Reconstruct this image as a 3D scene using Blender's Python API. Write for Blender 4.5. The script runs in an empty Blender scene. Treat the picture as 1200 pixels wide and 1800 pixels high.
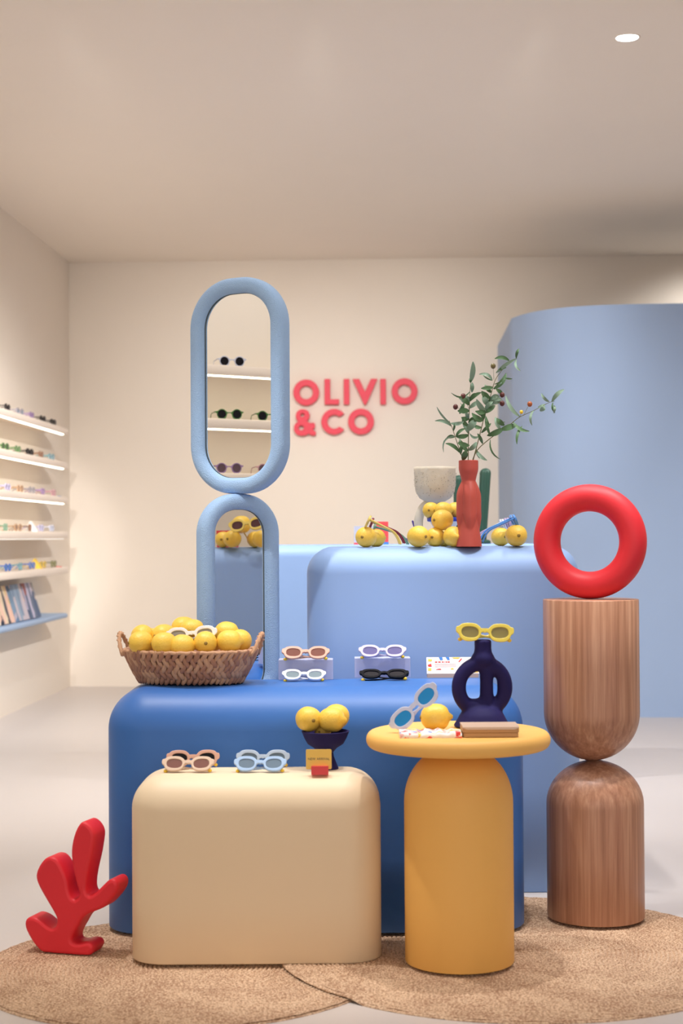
import bpy, bmesh, math, random
from math import sin, cos, pi, radians as R, sqrt, hypot, atan2
from mathutils import Vector, Matrix, noise
random.seed(7)
SC = bpy.context.scene; COL = SC.collection

# ------------------------------------------------------------ camera
F = 2800.0
pitch, roll = math.atan(43 / F), 0.006
fwd = Vector((0, cos(pitch), sin(pitch))); rt0 = Vector((1, 0, 0)); up0 = rt0.cross(fwd)
RT = rt0 * cos(roll) - up0 * sin(roll); UP = up0 * cos(roll) + rt0 * sin(roll)
CAM = Vector((0, 0, 1.2))
cd = bpy.data.cameras.new('camera'); co = bpy.data.objects.new('camera', cd); COL.objects.link(co)
co.matrix_world = Matrix(((RT.x, UP.x, -fwd.x, 0), (RT.y, UP.y, -fwd.y, 0), (RT.z, UP.z, -fwd.z, 1.2), (0, 0, 0, 1)))
cd.sensor_fit = 'HORIZONTAL'; cd.sensor_width = 24; cd.lens = F / 1200 * 24
cd.dof.use_dof = True; cd.dof.focus_distance = 5.35; cd.dof.aperture_fstop = 3.6
cd.clip_start = 0.05
SC.camera = co

# ------------------------------------------------------------ world and exposure
w = bpy.data.worlds.new('world'); SC.world = w; w.use_nodes = True
w.node_tree.nodes['Background'].inputs[0].default_value = (1.0, 0.95, 0.91, 1)
w.node_tree.nodes['Background'].inputs[1].default_value = 1.6
vs = SC.view_settings
vs.view_transform = 'Standard'; vs.look = 'None'; vs.gamma = 1; vs.use_curve_mapping = False
vs.exposure = -0.36

# ------------------------------------------------------------ lamps (ceiling spots outside the frame, and added fill)
def spot(x, y, z, tx, ty, tz, e, ang, blend=.6, rad=.04, col=(1, .97, .945)):
    l = bpy.data.lights.new('spot', 'SPOT'); l.energy = e; l.spot_size = R(ang); l.spot_blend = blend
    l.shadow_soft_size = rad; l.color = col
    o = bpy.data.objects.new('spot_lamp', l); COL.objects.link(o); o.location = (x, y, z)
    o.rotation_euler = (Vector((tx, ty, tz)) - Vector((x, y, z))).to_track_quat('-Z', 'Y').to_euler()
def area(x, y, z, sx, sy, e, rot=(0, 0, 0), col=(1, .97, .945)):
    l = bpy.data.lights.new('area', 'AREA'); l.shape = 'RECTANGLE'; l.size = sx; l.size_y = sy; l.energy = e; l.color = col
    o = bpy.data.objects.new('added_fill_area', l); COL.objects.link(o); o.location = (x, y, z); o.rotation_euler = rot
area(0.6, 5.0, 3.41, 5.0, 3.4, 62)  # soft overhead fill, added; not a real ceiling panel
spot(-.9, 4.5, 3.38, -.35, 4.95, .6, 200, 42)
spot(0.4, 4.4, 3.38, .30, 4.75, .6, 165, 40)
spot(1.3, 4.7, 3.38, .65, 5.1, .7, 150, 40)
spot(.1, 5.4, 3.38, .35, 5.8, 1.1, 150, 40)
# wall washers in front of the ceiling part in view, then unseen added fill spots
for tx in (-1.2, -.1, .9): spot(tx, 6.6, 3.38, tx, 12.6, 1.9, 400, 38, 1)
spot(-1.5, 6.8, 3.40, -2.3, 11.2, 1.7, 420, 17, .6)
spot(-1.5, 6.6, 3.40, -2.32, 10.3, 1.7, 260, 18, .6)
spot(-1.3, 4.0, 3.40, -2.5, 4.0, 1.5, 50, 70, .8)
spot(.8, 6.4, 3.38, -2.4, 10.6, 1.0, 1150, 42, 1)  # wide spot added to brighten the left wall
spot(.1, 5.3, 3.38, 1.3, 4.6, .8, 55, 26)  # added to brighten the plinth front that the lower mirror shows
spot(2.8, 6.7, 3.38, 2.4, 10.6, 1.2, 40, 50, 1)  # added to lift the pale blue partition
spot(3.1, 11.8, 3.38, 3.0, 12.6, 2.0, 120, 120, 1)  # unseen spot added behind the partition to brighten the upper back wall
spot(1.1, 4.2, 3.38, 1.35, 4.5, 1.1, 60, 40)  # added above the mirrored plinth to brighten its top and lemons
spot(-.9, 6.8, 3.38, -1.0, 8.6, 0, 430, 110, 1)  # added so that bounce off the floor brightens the ceiling
spot(1.6, 6.8, 3.38, 1.8, 8.6, 0, 430, 110, 1)  # second added floor spot, again for ceiling bounce


# ------------------------------------------------------------ helpers
def at(px, py, Y):
    d = fwd + RT * ((px - 600) / F) + UP * ((900 - py) / F)
    return CAM + d * ((Y - CAM.y) / d.y)
def ray(px, py): return (fwd + RT * ((px - 600) / F) + UP * ((900 - py) / F)).normalized()
def atz(px, py, Z):
    d = ray(px, py); return CAM + d * ((Z - CAM.z) / d.z)

def lin(c):
    return tuple((v / 12.92 if v <= .04045 else ((v + .055) / 1.055) ** 2.4) for v in c)
def rgb(r, g, b): return lin((r / 255, g / 255, b / 255))
MATS = {}
def mat(name, c, rough=.6, bump=0, bscale=60, vary=0, vscale=3, c2=None, metal=0, spec=.5, coat=0, alpha=1, trans=0, emit=0, sheen=0):
    if name in MATS: return MATS[name]
    m = bpy.data.materials.new(name); m.use_nodes = True; nt = m.node_tree; N = nt.nodes; L = nt.links
    b = N['Principled BSDF']
    b.inputs['Base Color'].default_value = (*c, 1); b.inputs['Roughness'].default_value = rough
    b.inputs['Metallic'].default_value = metal; b.inputs['Specular IOR Level'].default_value = spec
    b.inputs['Coat Weight'].default_value = coat; b.inputs['Alpha'].default_value = alpha
    b.inputs['Transmission Weight'].default_value = trans; b.inputs['Sheen Weight'].default_value = sheen
    if emit: b.inputs['Emission Color'].default_value = (*c, 1); b.inputs['Emission Strength'].default_value = emit
    tc = N.new('ShaderNodeTexCoord')
    n = N.new('ShaderNodeTexNoise'); n.inputs['Scale'].default_value = vscale; n.inputs['Detail'].default_value = 4
    L.new(tc.outputs['Object'], n.inputs['Vector'])
    mx = N.new('ShaderNodeMix'); mx.data_type = 'RGBA'
    mx.inputs[6].default_value = (*c, 1)
    d = c2 if c2 else tuple(v * (1 - vary) for v in c)
    mx.inputs[7].default_value = (*d, 1)
    L.new(n.outputs['Fac'], mx.inputs[0]); L.new(mx.outputs[2], b.inputs['Base Color'])
    if bump:
        n2 = N.new('ShaderNodeTexNoise'); n2.inputs['Scale'].default_value = bscale; n2.inputs['Detail'].default_value = 3
        L.new(tc.outputs['Object'], n2.inputs['Vector'])
        bp = N.new('ShaderNodeBump'); bp.inputs['Strength'].default_value = bump; bp.inputs['Distance'].default_value = .002
        L.new(n2.outputs['Fac'], bp.inputs['Height']); L.new(bp.outputs['Normal'], b.inputs['Normal'])
    if name == 'blue_textured_foam':
        bp.inputs['Distance'].default_value = .003; n2.inputs['Scale'].default_value = 330; n2.inputs['Detail'].default_value = 1
    MATS[name] = m; return m
def ramp_mat(name, base, kind, rough=.6):
    return mat(name, base, rough)

M = {}
M['wall'] = mat('wall_plaster', rgb(244, 233, 219), .85, .15, 25, .03)
M['ceiling'] = mat('ceiling_paint', rgb(247, 236, 222), .9, .1, 20, .02)
M['floor'] = mat('floor_screed', rgb(217, 209, 205), .42, .05, 8, .05, 1.2)
M['bluewall'] = mat('pale_blue_paint', rgb(164, 188, 224), .7, .1, 20, .03)
M['shelf'] = mat('shelf_white', rgb(240, 226, 212), .5)
M['ledge'] = mat('ledge_blue', rgb(165, 195, 232), .5)
M['led'] = mat('led_strip', (1, .93, .74), .5, emit=8)
M['led2'] = mat('led_strip_dim', (1, .96, .88), .5, emit=1.0)
M['bench'] = mat('cobalt_plaster', rgb(56, 118, 196), .45, .12, 30, 0, 4, rgb(44, 102, 182))
MATS['cobalt_plaster'].node_tree.nodes['Principled BSDF'].inputs['Coat Weight'].default_value = .25
MATS['cobalt_plaster'].node_tree.nodes['Principled BSDF'].inputs['Coat Roughness'].default_value = .6
M['counter'] = mat('sky_blue_plaster', rgb(150, 184, 236), .5, .1, 30, .04, 2)
M['cream'] = mat('cream_plaster', rgb(240, 219, 186), .5, .08, 40, .02)
M['yellow'] = mat('yellow_plaster', rgb(250, 194, 104), .55, .1, 60, .03)
M['foam'] =  mat('blue_textured_foam', rgb(164, 200, 242), .6, .9, 200, .03)
M['mirror'] = mat('mirror_glass', (.93, .95, .94), .0, metal=1)
M['dark'] = mat('mirror_edge', rgb(60, 75, 85), .4)
M['red'] = mat('red_matte', rgb(232, 42, 56), .5, .12, 120, .05)
M['sign'] = mat('sign_red', rgb(238, 52, 78), .5)
M['lemon'] = mat('lemon_skin', rgb(250, 212, 92), .38, .6, 260, 0, 30, rgb(247, 202, 74))
M['scar'] = mat('lemon_scar', rgb(150, 120, 50), .7)
M['navy'] = mat('navy_ceramic', rgb(26, 20, 84), .7, .15, 80, .05, spec=.3)
M['terra'] = mat('terracotta', rgb(196, 88, 76), .5, .2, 40, 0, 9, rgb(186, 78, 68))
M['leaf'] = mat('olive_leaf', rgb(86, 126, 84), .5, 0, 50, .25, 30)
M['leaf2'] = mat('olive_leaf_pale', rgb(140, 172, 150), .55, 0, 50, .2, 30)
M['stem'] = mat('olive_stem', rgb(110, 108, 70), .7)
M['olive'] = mat('olive_dark', rgb(96, 46, 44), .3)
M['olive2'] = mat('olive_ripe', rgb(165, 90, 50), .3)
M['olive3'] = mat('olive_green', rgb(110, 100, 60), .3)
M['cactus'] = mat('cactus_green', rgb(36, 74, 62), .5)
M['clay'] = mat('speckled_clay', rgb(236, 228, 210), .7, .8, 60, .1, 14)
M['white'] = mat('white_gloss', rgb(240, 240, 240), .3)
M['acryl'] = mat('frosted_acrylic', rgb(205, 210, 240), .35, alpha=.82)
M['taupe'] = mat('taupe_leather', rgb(205, 178, 158), .5, .2, 200, .04)
M['tan'] = mat('tan_leather', rgb(190, 150, 105), .5, .2, 200, .04)
M['paper'] = mat('paper_white', rgb(245, 240, 236), .7)
M['cardy'] = mat('card_yellow', rgb(252, 212, 106), .6)
M['cardr'] = mat('holder_red', rgb(235, 76, 80), .5)
M['ink'] = mat('ink_grey', rgb(110, 100, 90), .6)
M['inkr'] = mat('ink_red', rgb(225, 60, 60), .6)
M['printy'] = mat('print_yellow', rgb(245, 205, 80), .6)
M['printb'] = mat('print_blue', rgb(60, 130, 210), .6)
M['printpk'] = mat('print_pink', rgb(245, 190, 185), .6)
M['rubber'] = mat('dark_gap', rgb(40, 30, 28), .8)
M['weave'] = mat('hyacinth_weave', rgb(190, 142, 112), .7, .5, 150, 0, 25, rgb(150, 104, 84))
M['weave2'] = mat('hyacinth_pale', rgb(214, 172, 138), .7, .5, 150, 0, 25, rgb(186, 140, 108))
M['tip'] = mat('temple_tip_yellow', rgb(245, 205, 60), .3)

def wood():
    m = bpy.data.materials.new('oak_veneer'); m.use_nodes = True; nt = m.node_tree; N = nt.nodes; L = nt.links
    b = N['Principled BSDF']; b.inputs['Roughness'].default_value = .36
    tc = N.new('ShaderNodeTexCoord'); mp = N.new('ShaderNodeMapping'); mp.inputs['Scale'].default_value = (30, 30, .8)
    n = N.new('ShaderNodeTexNoise'); n.inputs['Scale'].default_value = 2.2; n.inputs['Detail'].default_value = 8; n.inputs['Roughness'].default_value = .62
    n.inputs['Distortion'].default_value = .25
    r = N.new('ShaderNodeValToRGB'); e = r.color_ramp.elements
    e[0].position = .32; e[0].color = (*rgb(160, 112, 86), 1); e[1].position = .68; e[1].color = (*rgb(206, 160, 130), 1)
    x = e.new(.5); x.color = (*rgb(184, 134, 106), 1)
    L.new(tc.outputs['Object'], mp.inputs[0]); L.new(mp.outputs[0], n.inputs[0]); L.new(n.outputs['Fac'], r.inputs[0]); L.new(r.outputs[0], b.inputs['Base Color'])
    bp = N.new('ShaderNodeBump'); bp.inputs['Strength'].default_value = .08; bp.inputs['Distance'].default_value = .001
    L.new(n.outputs['Fac'], bp.inputs['Height']); L.new(bp.outputs[0], b.inputs['Normal'])
    return m
M['wood'] = wood()
def rugmat():
    m = bpy.data.materials.new('braided_jute'); m.use_nodes = True; nt = m.node_tree; N = nt.nodes; L = nt.links
    b = N['Principled BSDF']; b.inputs['Roughness'].default_value = .85
    tc = N.new('ShaderNodeTexCoord')
    n = N.new('ShaderNodeTexNoise'); n.inputs['Scale'].default_value = 7; n.inputs['Detail'].default_value = 5
    n3 = N.new('ShaderNodeTexNoise'); n3.inputs['Scale'].default_value = 130; n3.inputs['Detail'].default_value = 2
    L.new(tc.outputs['Object'], n.inputs[0]); L.new(tc.outputs['Object'], n3.inputs[0])
    ad = N.new('ShaderNodeMath'); ad.operation = 'ADD'; n3.inputs['Scale'].default_value = 150; n3.inputs['Roughness'].default_value = .7; L.new(n.outputs['Fac'], ad.inputs[0]); L.new(n3.outputs['Fac'], ad.inputs[1])
    lo = N.new('ShaderNodeMath'); lo.operation = 'MULTIPLY'; lo.inputs[1].default_value = .35; L.new(n.outputs['Fac'], lo.inputs[0]); L.new(lo.outputs[0], ad.inputs[0])
    hf = N.new('ShaderNodeMath'); hf.operation = 'MULTIPLY'; hf.inputs[1].default_value = .74; L.new(ad.outputs[0], hf.inputs[0])
    r = N.new('ShaderNodeValToRGB'); e = r.color_ramp.elements
    e[0].position = .41; e[0].color = (*rgb(172, 134, 106), 1); e[1].position = .60; e[1].color = (*rgb(234, 204, 172), 1)
    L.new(hf.outputs[0], r.inputs[0]); L.new(r.outputs[0], b.inputs['Base Color'])
    bp = N.new('ShaderNodeBump'); bp.inputs['Strength'].default_value = .6; bp.inputs['Distance'].default_value = .003
    L.new(n3.outputs['Fac'], bp.inputs['Height']); L.new(bp.outputs[0], b.inputs['Normal'])
    return m
M['rug'] = rugmat()
def vorimat(name, cols, scale, base_share=.5, stretch=(1, 1, 1)):
    """patches of flat printed colour"""
    m = bpy.data.materials.new(name); m.use_nodes = True; nt = m.node_tree; N = nt.nodes; L = nt.links
    b = N['Principled BSDF']; b.inputs['Roughness'].default_value = .5
    tc = N.new('ShaderNodeTexCoord'); mp = N.new('ShaderNodeMapping'); mp.inputs['Scale'].default_value = stretch
    v = N.new('ShaderNodeTexVoronoi'); v.inputs['Scale'].default_value = scale
    sp = N.new('ShaderNodeSeparateColor'); r = N.new('ShaderNodeValToRGB'); r.color_ramp.interpolation = 'CONSTANT'
    e = r.color_ramp.elements; e[0].position = 0; e[0].color = (*cols[0], 1); e[1].position = base_share; e[1].color = (*cols[1], 1)
    k = (1 - base_share) / (len(cols) - 1)
    for i, c in enumerate(cols[2:]): x = e.new(base_share + k * (i + 1)); x.color = (*c, 1)
    L.new(tc.outputs['Object'], mp.inputs[0]); L.new(mp.outputs[0], v.inputs['Vector']); L.new(v.outputs['Color'], sp.inputs[0])
    L.new(sp.outputs[0], r.inputs[0]); L.new(r.outputs[0], b.inputs['Base Color']); return m
W_ = rgb(245, 240, 236)
M['print'] = vorimat('confetti_print', [W_, rgb(245, 205, 80), rgb(240, 90, 90), rgb(70, 120, 210), rgb(245, 190, 185)], 75, .62)

class MB:
    def __init__(s): s.v = []; s.f = []
    def add(s, v, f):
        n = len(s.v); s.v += [tuple(p) for p in v]; s.f += [tuple(i + n for i in q) for q in f]; return s
    def box(s, x0, y0, z0, x1, y1, z1):
        return s.add([(x0,y0,z0),(x1,y0,z0),(x1,y1,z0),(x0,y1,z0),(x0,y0,z1),(x1,y0,z1),(x1,y1,z1),(x0,y1,z1)],
            [(3,2,1,0),(4,5,6,7),(0,1,5,4),(1,2,6,5),(2,3,7,6),(3,0,4,7)])
    def grid(s, rings, closed=True, cap0=True, cap1=True):
        n = len(rings[0]); v = [p for r in rings for p in r]; f = []
        for i in range(len(rings) - 1):
            for j in range(n if closed else n - 1):
                k = (j + 1) % n; f.append((i*n+j, i*n+k, (i+1)*n+k, (i+1)*n+j))
        if cap0: f.append(tuple(range(n - 1, -1, -1)))
        if cap1: f.append(tuple(range((len(rings)-1)*n, len(rings)*n)))
        return s.add(v, f)
    def lathe(s, prof, n=48, c=(0, 0, 0), sx=1, sy=1, cap0=True, cap1=True):
        return s.grid([[(c[0]+r*cos(2*pi*j/n)*sx, c[1]+r*sin(2*pi*j/n)*sy, c[2]+z) for j in range(n)] for r, z in prof], True, cap0, cap1)
    def tube(s, pts, rad, n=8, closed=False, fl=1.0):
        P = [Vector(p) for p in pts]; m = len(P)
        if not hasattr(rad, '__len__'): rad = [rad] * m
        rings = []; ref = None
        for i, p in enumerate(P):
            t = (P[(i+1) % m] - P[i-1]) if closed else (P[min(i+1, m-1)] - P[max(i-1, 0)])
            t.normalize()
            if ref is None: ref = Vector((0, 0, 1)) if abs(t.z) < .9 else Vector((1, 0, 0))
            u = t.cross(ref).normalized(); v2 = u.cross(t).normalized(); ref = v2
            rings.append([p + u * (cos(2*pi*j/n) * rad[i] * fl) + v2 * (sin(2*pi*j/n) * rad[i]) for j in range(n)])
        if closed:
            rings.append(rings[0]); return s.grid(rings, True, False, False)
        return s.grid(rings)
    def mesh(s, name, m=None, smooth=True, auto=None):
        me = bpy.data.meshes.new(name); me.from_pydata(s.v, [], s.f)
        bm = bmesh.new(); bm.from_mesh(me); bmesh.ops.recalc_face_normals(bm, faces=bm.faces); bm.to_mesh(me); bm.free()
        if m: me.materials.append(m)
        if smooth: me.shade_smooth()
        if smooth and auto: me.set_sharp_from_angle(angle=R(auto))
        return me
def obj(name, me, parent=None, mtx=None):
    o = bpy.data.objects.new(name, me); COL.objects.link(o)
    if parent: o.parent = parent
    if mtx is not None: o.matrix_local = mtx
    return o
def tag(o, label, cat, group=None):
    o['label'] = label; o['category'] = cat
    if group: o['group'] = group
    return o
def thing(name, label, cat, loc=(0, 0, 0), rz=0, group=None, mtx=None):
    o = bpy.data.objects.new(name, None); COL.objects.link(o); o.empty_display_size = .05
    if mtx is not None: o.matrix_world = mtx
    else: o.location = loc; o.rotation_euler = (0, 0, rz)
    return tag(o, label, cat, group)
def struct(name, me): o = obj(name, me); o['kind'] = 'structure'; return o
def T(x, y, z): return Matrix.Translation((x, y, z))
def Rm(a, ax): return Matrix.Rotation(a, 4, ax)

def cat_rom(pts, k=6, closed=True):
    n = len(pts); out = []
    P = [Vector(p) for p in pts]
    rng = range(n) if closed else range(n - 1)
    for i in rng:
        a, b, c, d = (P[(i-1) % n], P[i], P[(i+1) % n], P[(i+2) % n]) if closed else (P[max(i-1,0)], P[i], P[i+1], P[min(i+2,n-1)])
        for j in range(k):
            t = j / k
            out.append(.5*((2*b)+(c-a)*t+(2*a-5*b+4*c-d)*t*t+(3*b-a-3*c+d)*t**3))
    if not closed: out.append(P[-1])
    return out
def plate(loops, thick, bevel, name, m, smooth=True):
    """extrude 2D outlines (x,z) with holes; front faces -y, centred on y=0"""
    cu = bpy.data.curves.new('tmp', 'CURVE'); cu.dimensions = '2D'; cu.fill_mode = 'BOTH'
    cu.extrude = thick / 2 - bevel; cu.bevel_depth = bevel; cu.bevel_resolution = 2; cu.offset = -bevel
    for lp in loops:
        sp = cu.splines.new('POLY'); sp.points.add(len(lp) - 1); sp.use_cyclic_u = True
        for p, q in zip(sp.points, lp): p.co = (q[0], q[1], 0, 1)
    return from_curve(cu, name, m)
def from_curve(cu, name, m):
    o = bpy.data.objects.new('tmp', cu); COL.objects.link(o)
    dg = bpy.context.evaluated_depsgraph_get(); me = bpy.data.meshes.new_from_object(o.evaluated_get(dg))
    bpy.data.objects.remove(o); bpy.data.curves.remove(cu)
    me.transform(Matrix.Rotation(pi / 2, 4, 'X')); me.name = name
    me.materials.clear(); me.materials.append(m); me.shade_smooth(); me.set_sharp_from_angle(angle=R(40)); return me
def text_mesh(s, size, m, extrude=.0004, offs=0):
    cu = bpy.data.curves.new('txt', 'FONT'); cu.body = s; cu.size = size; cu.extrude = extrude; cu.offset = offs
    cu.align_x = 'CENTER'; cu.align_y = 'CENTER'; cu.resolution_u = 3
    return from_curve(cu, 'lettering', m)
def circ(cx, cz, r, n=32, a0=0, rz=None): return [(cx + r*cos(2*pi*i/n), cz + (rz or r)*sin(2*pi*i/n)) for i in range(n)]
def rrect(w, d, r, k=10):
    out = []
    for cx, cy, a in ((w/2-r, d/2-r, 0), (-w/2+r, d/2-r, 90), (-w/2+r, -d/2+r, 180), (w/2-r, -d/2+r, 270)):
        for i in range(k + 1):
            t = R(a + 90*i/k); out.append((cx + r*cos(t), cy + r*sin(t)))
    return out
def block(w, d, h, rc, rt, name, m, k=14):
    b = MB(); rings = []
    for z, ins in [(0, 0.004), (.004, 0)] + [(h*t, 0) for t in (.3, .6)] + [(h - rt + rt*sin(pi/2*i/k), rt*(1-cos(pi/2*i/k))) for i in range(k+1)]:
        if z > h - rt and rings and False: pass
        rings.append([(x, y, z) for x, y in rrect(w - 2*ins, d - 2*ins, max(rc - ins, .002), 10)])
    b.grid(rings); return b.mesh(name, m, True, 50)

# ------------------------------------------------------------ room
S = .0396                                   # room axes are turned a little from the camera's
def wx(y): return -2.2 - S * (12.9 - y)     # left wall
def wy(x): return 12.9 - S * (x + 2.2)      # back wall
HC = 3.434
def slab(name, pts, z0, z1, m):
    b = MB(); n = len(pts)
    b.grid([[(x, y, z0) for x, y in pts], [(x, y, z1) for x, y in pts]]); return struct(name, b.mesh(name, m, False))
XR = 4.6
slab('floor', [(wx(-2.5)-.2, -2.5), (XR+.2, -2.5), (XR+.2, 13.2), (-2.6, 13.2)], -.1, 0, M['floor'])
slab('ceiling', [(wx(-2.5)-.2, -2.5), (XR+.2, -2.5), (XR+.2, 13.2), (-2.6, 13.2)], HC, HC+.1, M['ceiling'])
slab('wall_left', [(wx(-2.5)-.15, -2.5), (wx(-2.5), -2.5), (wx(12.9), 12.9), (wx(12.9)-.15, 13.05)], 0, HC, M['wall'])
slab('wall_back', [(-2.2, wy(-2.2)), (XR, wy(XR)), (XR, wy(XR)+.15), (-2.2, wy(-2.2)+.15)], 0, HC, M['wall'])
slab('wall_right', [(XR, -2.5), (XR+.15, -2.5), (XR+.15, 13), (XR, 13)], 0, HC, M['wall'])
# curved pale blue partition
pp = [(1.199, 11.15)]
cv = cat_rom([(1.199, 11.15, 0), (1.283, 10.89, 0), (1.432, 10.68, 0), (1.626, 10.56, 0), (1.857, 10.50, 0), (2.4, 10.46, 0), (3.2, 10.42, 0), (4.6, 10.36, 0)], 6, False)
side = [(1.26, wy(1.26)), (1.252, 12.6), (1.24, 12.2), (1.213, 11.5)]
outer = side + [(p.x, p.y) for p in cv]
inner = [(4.6, 10.6), (1.9, 10.72), (1.5, 10.95), (1.42, 11.2), (1.45, wy(1.45))]
b = MB(); loop = outer + inner
b.grid([[(x, y, 0) for x, y in loop], [(x, y, 2.722) for x, y in loop]])
struct('wall_partition', b.mesh('wall_partition', M['bluewall'], True, 35))

# recessed ceiling downlight
p = atz(1102, 66, HC)
t = thing('ceiling_downlight', 'small round lit downlight recessed in the cream ceiling', 'light', p)
obj('trim_ring', MB().lathe([(.049, 0), (.056, -.004), (.060, 0)], 32, cap0=False, cap1=False).mesh('trim_ring', M['ceiling']), t)
obj('lamp_lens', MB().lathe([(.05, -.001), (.048, -.003), (.001, -.003)], 32).mesh('lamp_lens', mat('downlight_glow', (1, .98, .95), emit=12)), t)

# ------------------------------------------------------------ wall shelves
WM = lambda y, z, off=0: T(wx(y) + off, y, z) @ Rm(-S, 'Z')   # local +x into the room, +y along the wall
SD = .204; SEND = 11.88; SBEG = 2.4
SH = [2.019, 1.764, 1.5055, 1.247, .988]
ordn = ['top', 'second', 'third', 'fourth', 'fifth']
for i, z in enumerate(SH):
    t = thing('wall_shelf', f'long white display shelf on the left wall, {["topmost", "second from the top", "third from the top", "fourth from the top", "lowest white one just over the blue ledge"][i]}', 'shelf', group='white shelves on the left wall', mtx=WM(SBEG, z))
    L_ = SEND - SBEG
    b = MB(); prof = [(0, 0), (SD-.014, 0), (SD-.004, -.003), (SD, -.010), (SD, -.040), (SD-.004, -.048), (SD-.012, -.05), (SD-.03, -.05), (SD-.036, -.03), (0, -.03)]
    b.grid([[(x, y, zz) for x, zz in prof] for y in (0, L_)]); obj('board', b.mesh('board', M['shelf'], True, 40), t)
    if i < 4:
        obj('light_strip', MB().box(SD-.030, .05, -.055, SD-.012, L_-.09, -.046).mesh('light_strip', M['led'] if i < 3 else M['led2'], False), t)
t = thing('blue_ledge', 'thick pale blue wall ledge under the white shelves, carrying picture books', 'shelf', mtx=WM(SBEG, .644))
b = MB(); w2 = .036
rings = []
for y in (0, SEND - SBEG - .02, SEND - SBEG):
    q = 0 if y < SEND - SBEG else .01
    rings.append([(0, y, 0)] + [(SD - w2/2 + (w2/2-q)*cos(a) , y, -w2/2 + (w2/2-q/2)*sin(a)) for a in [R(90 - 18*k) for k in range(11)]] + [(0, y, -w2)])
b.grid(rings); obj('board', b.mesh('board', M['ledge'], True, 50), t)

# picture books leaning on the ledge
bk = [(11.04, 'slate blue and pale lilac', [rgb(195, 190, 215), rgb(60, 90, 130), rgb(90, 110, 140), rgb(150, 60, 60), rgb(225, 205, 190)], 'rightmost'),
      (10.70, 'grey blue and blush', [rgb(140, 165, 190), rgb(200, 190, 200), rgb(120, 145, 175), rgb(225, 195, 185)], 'second from the right'),
      (10.30, 'red spotted cream and pink', [rgb(232, 210, 180), rgb(238, 196, 176), rgb(50, 60, 80), rgb(200, 60, 55), rgb(225, 200, 120)], 'third from the right'),
      (9.93, 'warm orange and cream', [rgb(225, 160, 120), rgb(235, 215, 195), rgb(190, 120, 90)], 'fourth from the right'),
      (9.58, 'dusty pink', [rgb(220, 180, 165), rgb(235, 215, 195), rgb(190, 120, 90)], 'leftmost')]
for y, cn, cols, wh in bk:
    mt = vorimat('cover_' + cn.split()[0], cols, 16, .3, (1, 1, .35))
    t = thing('picture_book', f'{cn} picture book on the pale blue ledge, {wh}', 'book', group='picture books on the blue ledge',
              mtx=WM(y, .645, .135) @ Rm(R(-17), 'Y'))
    obj('cover', MB().box(.020, -.155, 0, .024, .155, .25).box(0, -.155, 0, .004, .155, .25).box(0, -.155, 0, .024, -.151, .25).mesh('cover', mt, False), t)
    obj('pages', MB().box(.004, -.151, .003, .020, .151, .247).mesh('pages', M['paper'], False), t)

# ------------------------------------------------------------ sunglasses
def half(pts): return pts + [(-x, z) for x, z in reversed(pts)]
OVAL = half([(0, .0095), (.009, .0105), (.0145, .0165), (.0255, .0228), (.046, .0240), (.0600, .0212), (.0665, .0160), (.0728, .0140), (.0750, .008), (.0740, .000), (.0680, -.0055), (.0640, -.0140), (.0535, -.0222), (.036, -.0237), (.0205, -.0198), (.0120, -.0105), (.0090, -.0010), (0, .0015)])
def superel(cx, cz, rx, rz, n=28, e=.85, tilt=0):
    out = []
    for i in range(n):
        a = 2*pi*i/n; c, s = cos(a), sin(a)
        x = rx*math.copysign(abs(c)**e, c); z = rz*math.copysign(abs(s)**e, s)
        out.append((cx + x*cos(tilt) - z*sin(tilt), cz + x*sin(tilt) + z*cos(tilt)))
    return out
def oval_loops():
    o = [(p.x, p.y) for p in cat_rom([(x, z, 0) for x, z in OVAL], 3)]
    return o
def round_loops():
    o = half([(0, .010), (.009, .010), (.0155, .0145), (.026, .0225), (.037, .025), (.048, .0225), (.058, .015), (.068, .013), (.069, .008), (.0615, .003), (.061, -.004), (.055, -.017), (.046, -.0235), (.036, -.025), (.026, -.0235), (.017, -.0165), (.0125, -.005), (.0095, .003), (0, .006)])
    return [(p.x, p.y) for p in cat_rom([(x, z, 0) for x, z in o], 3)]
GC = {}
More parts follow.
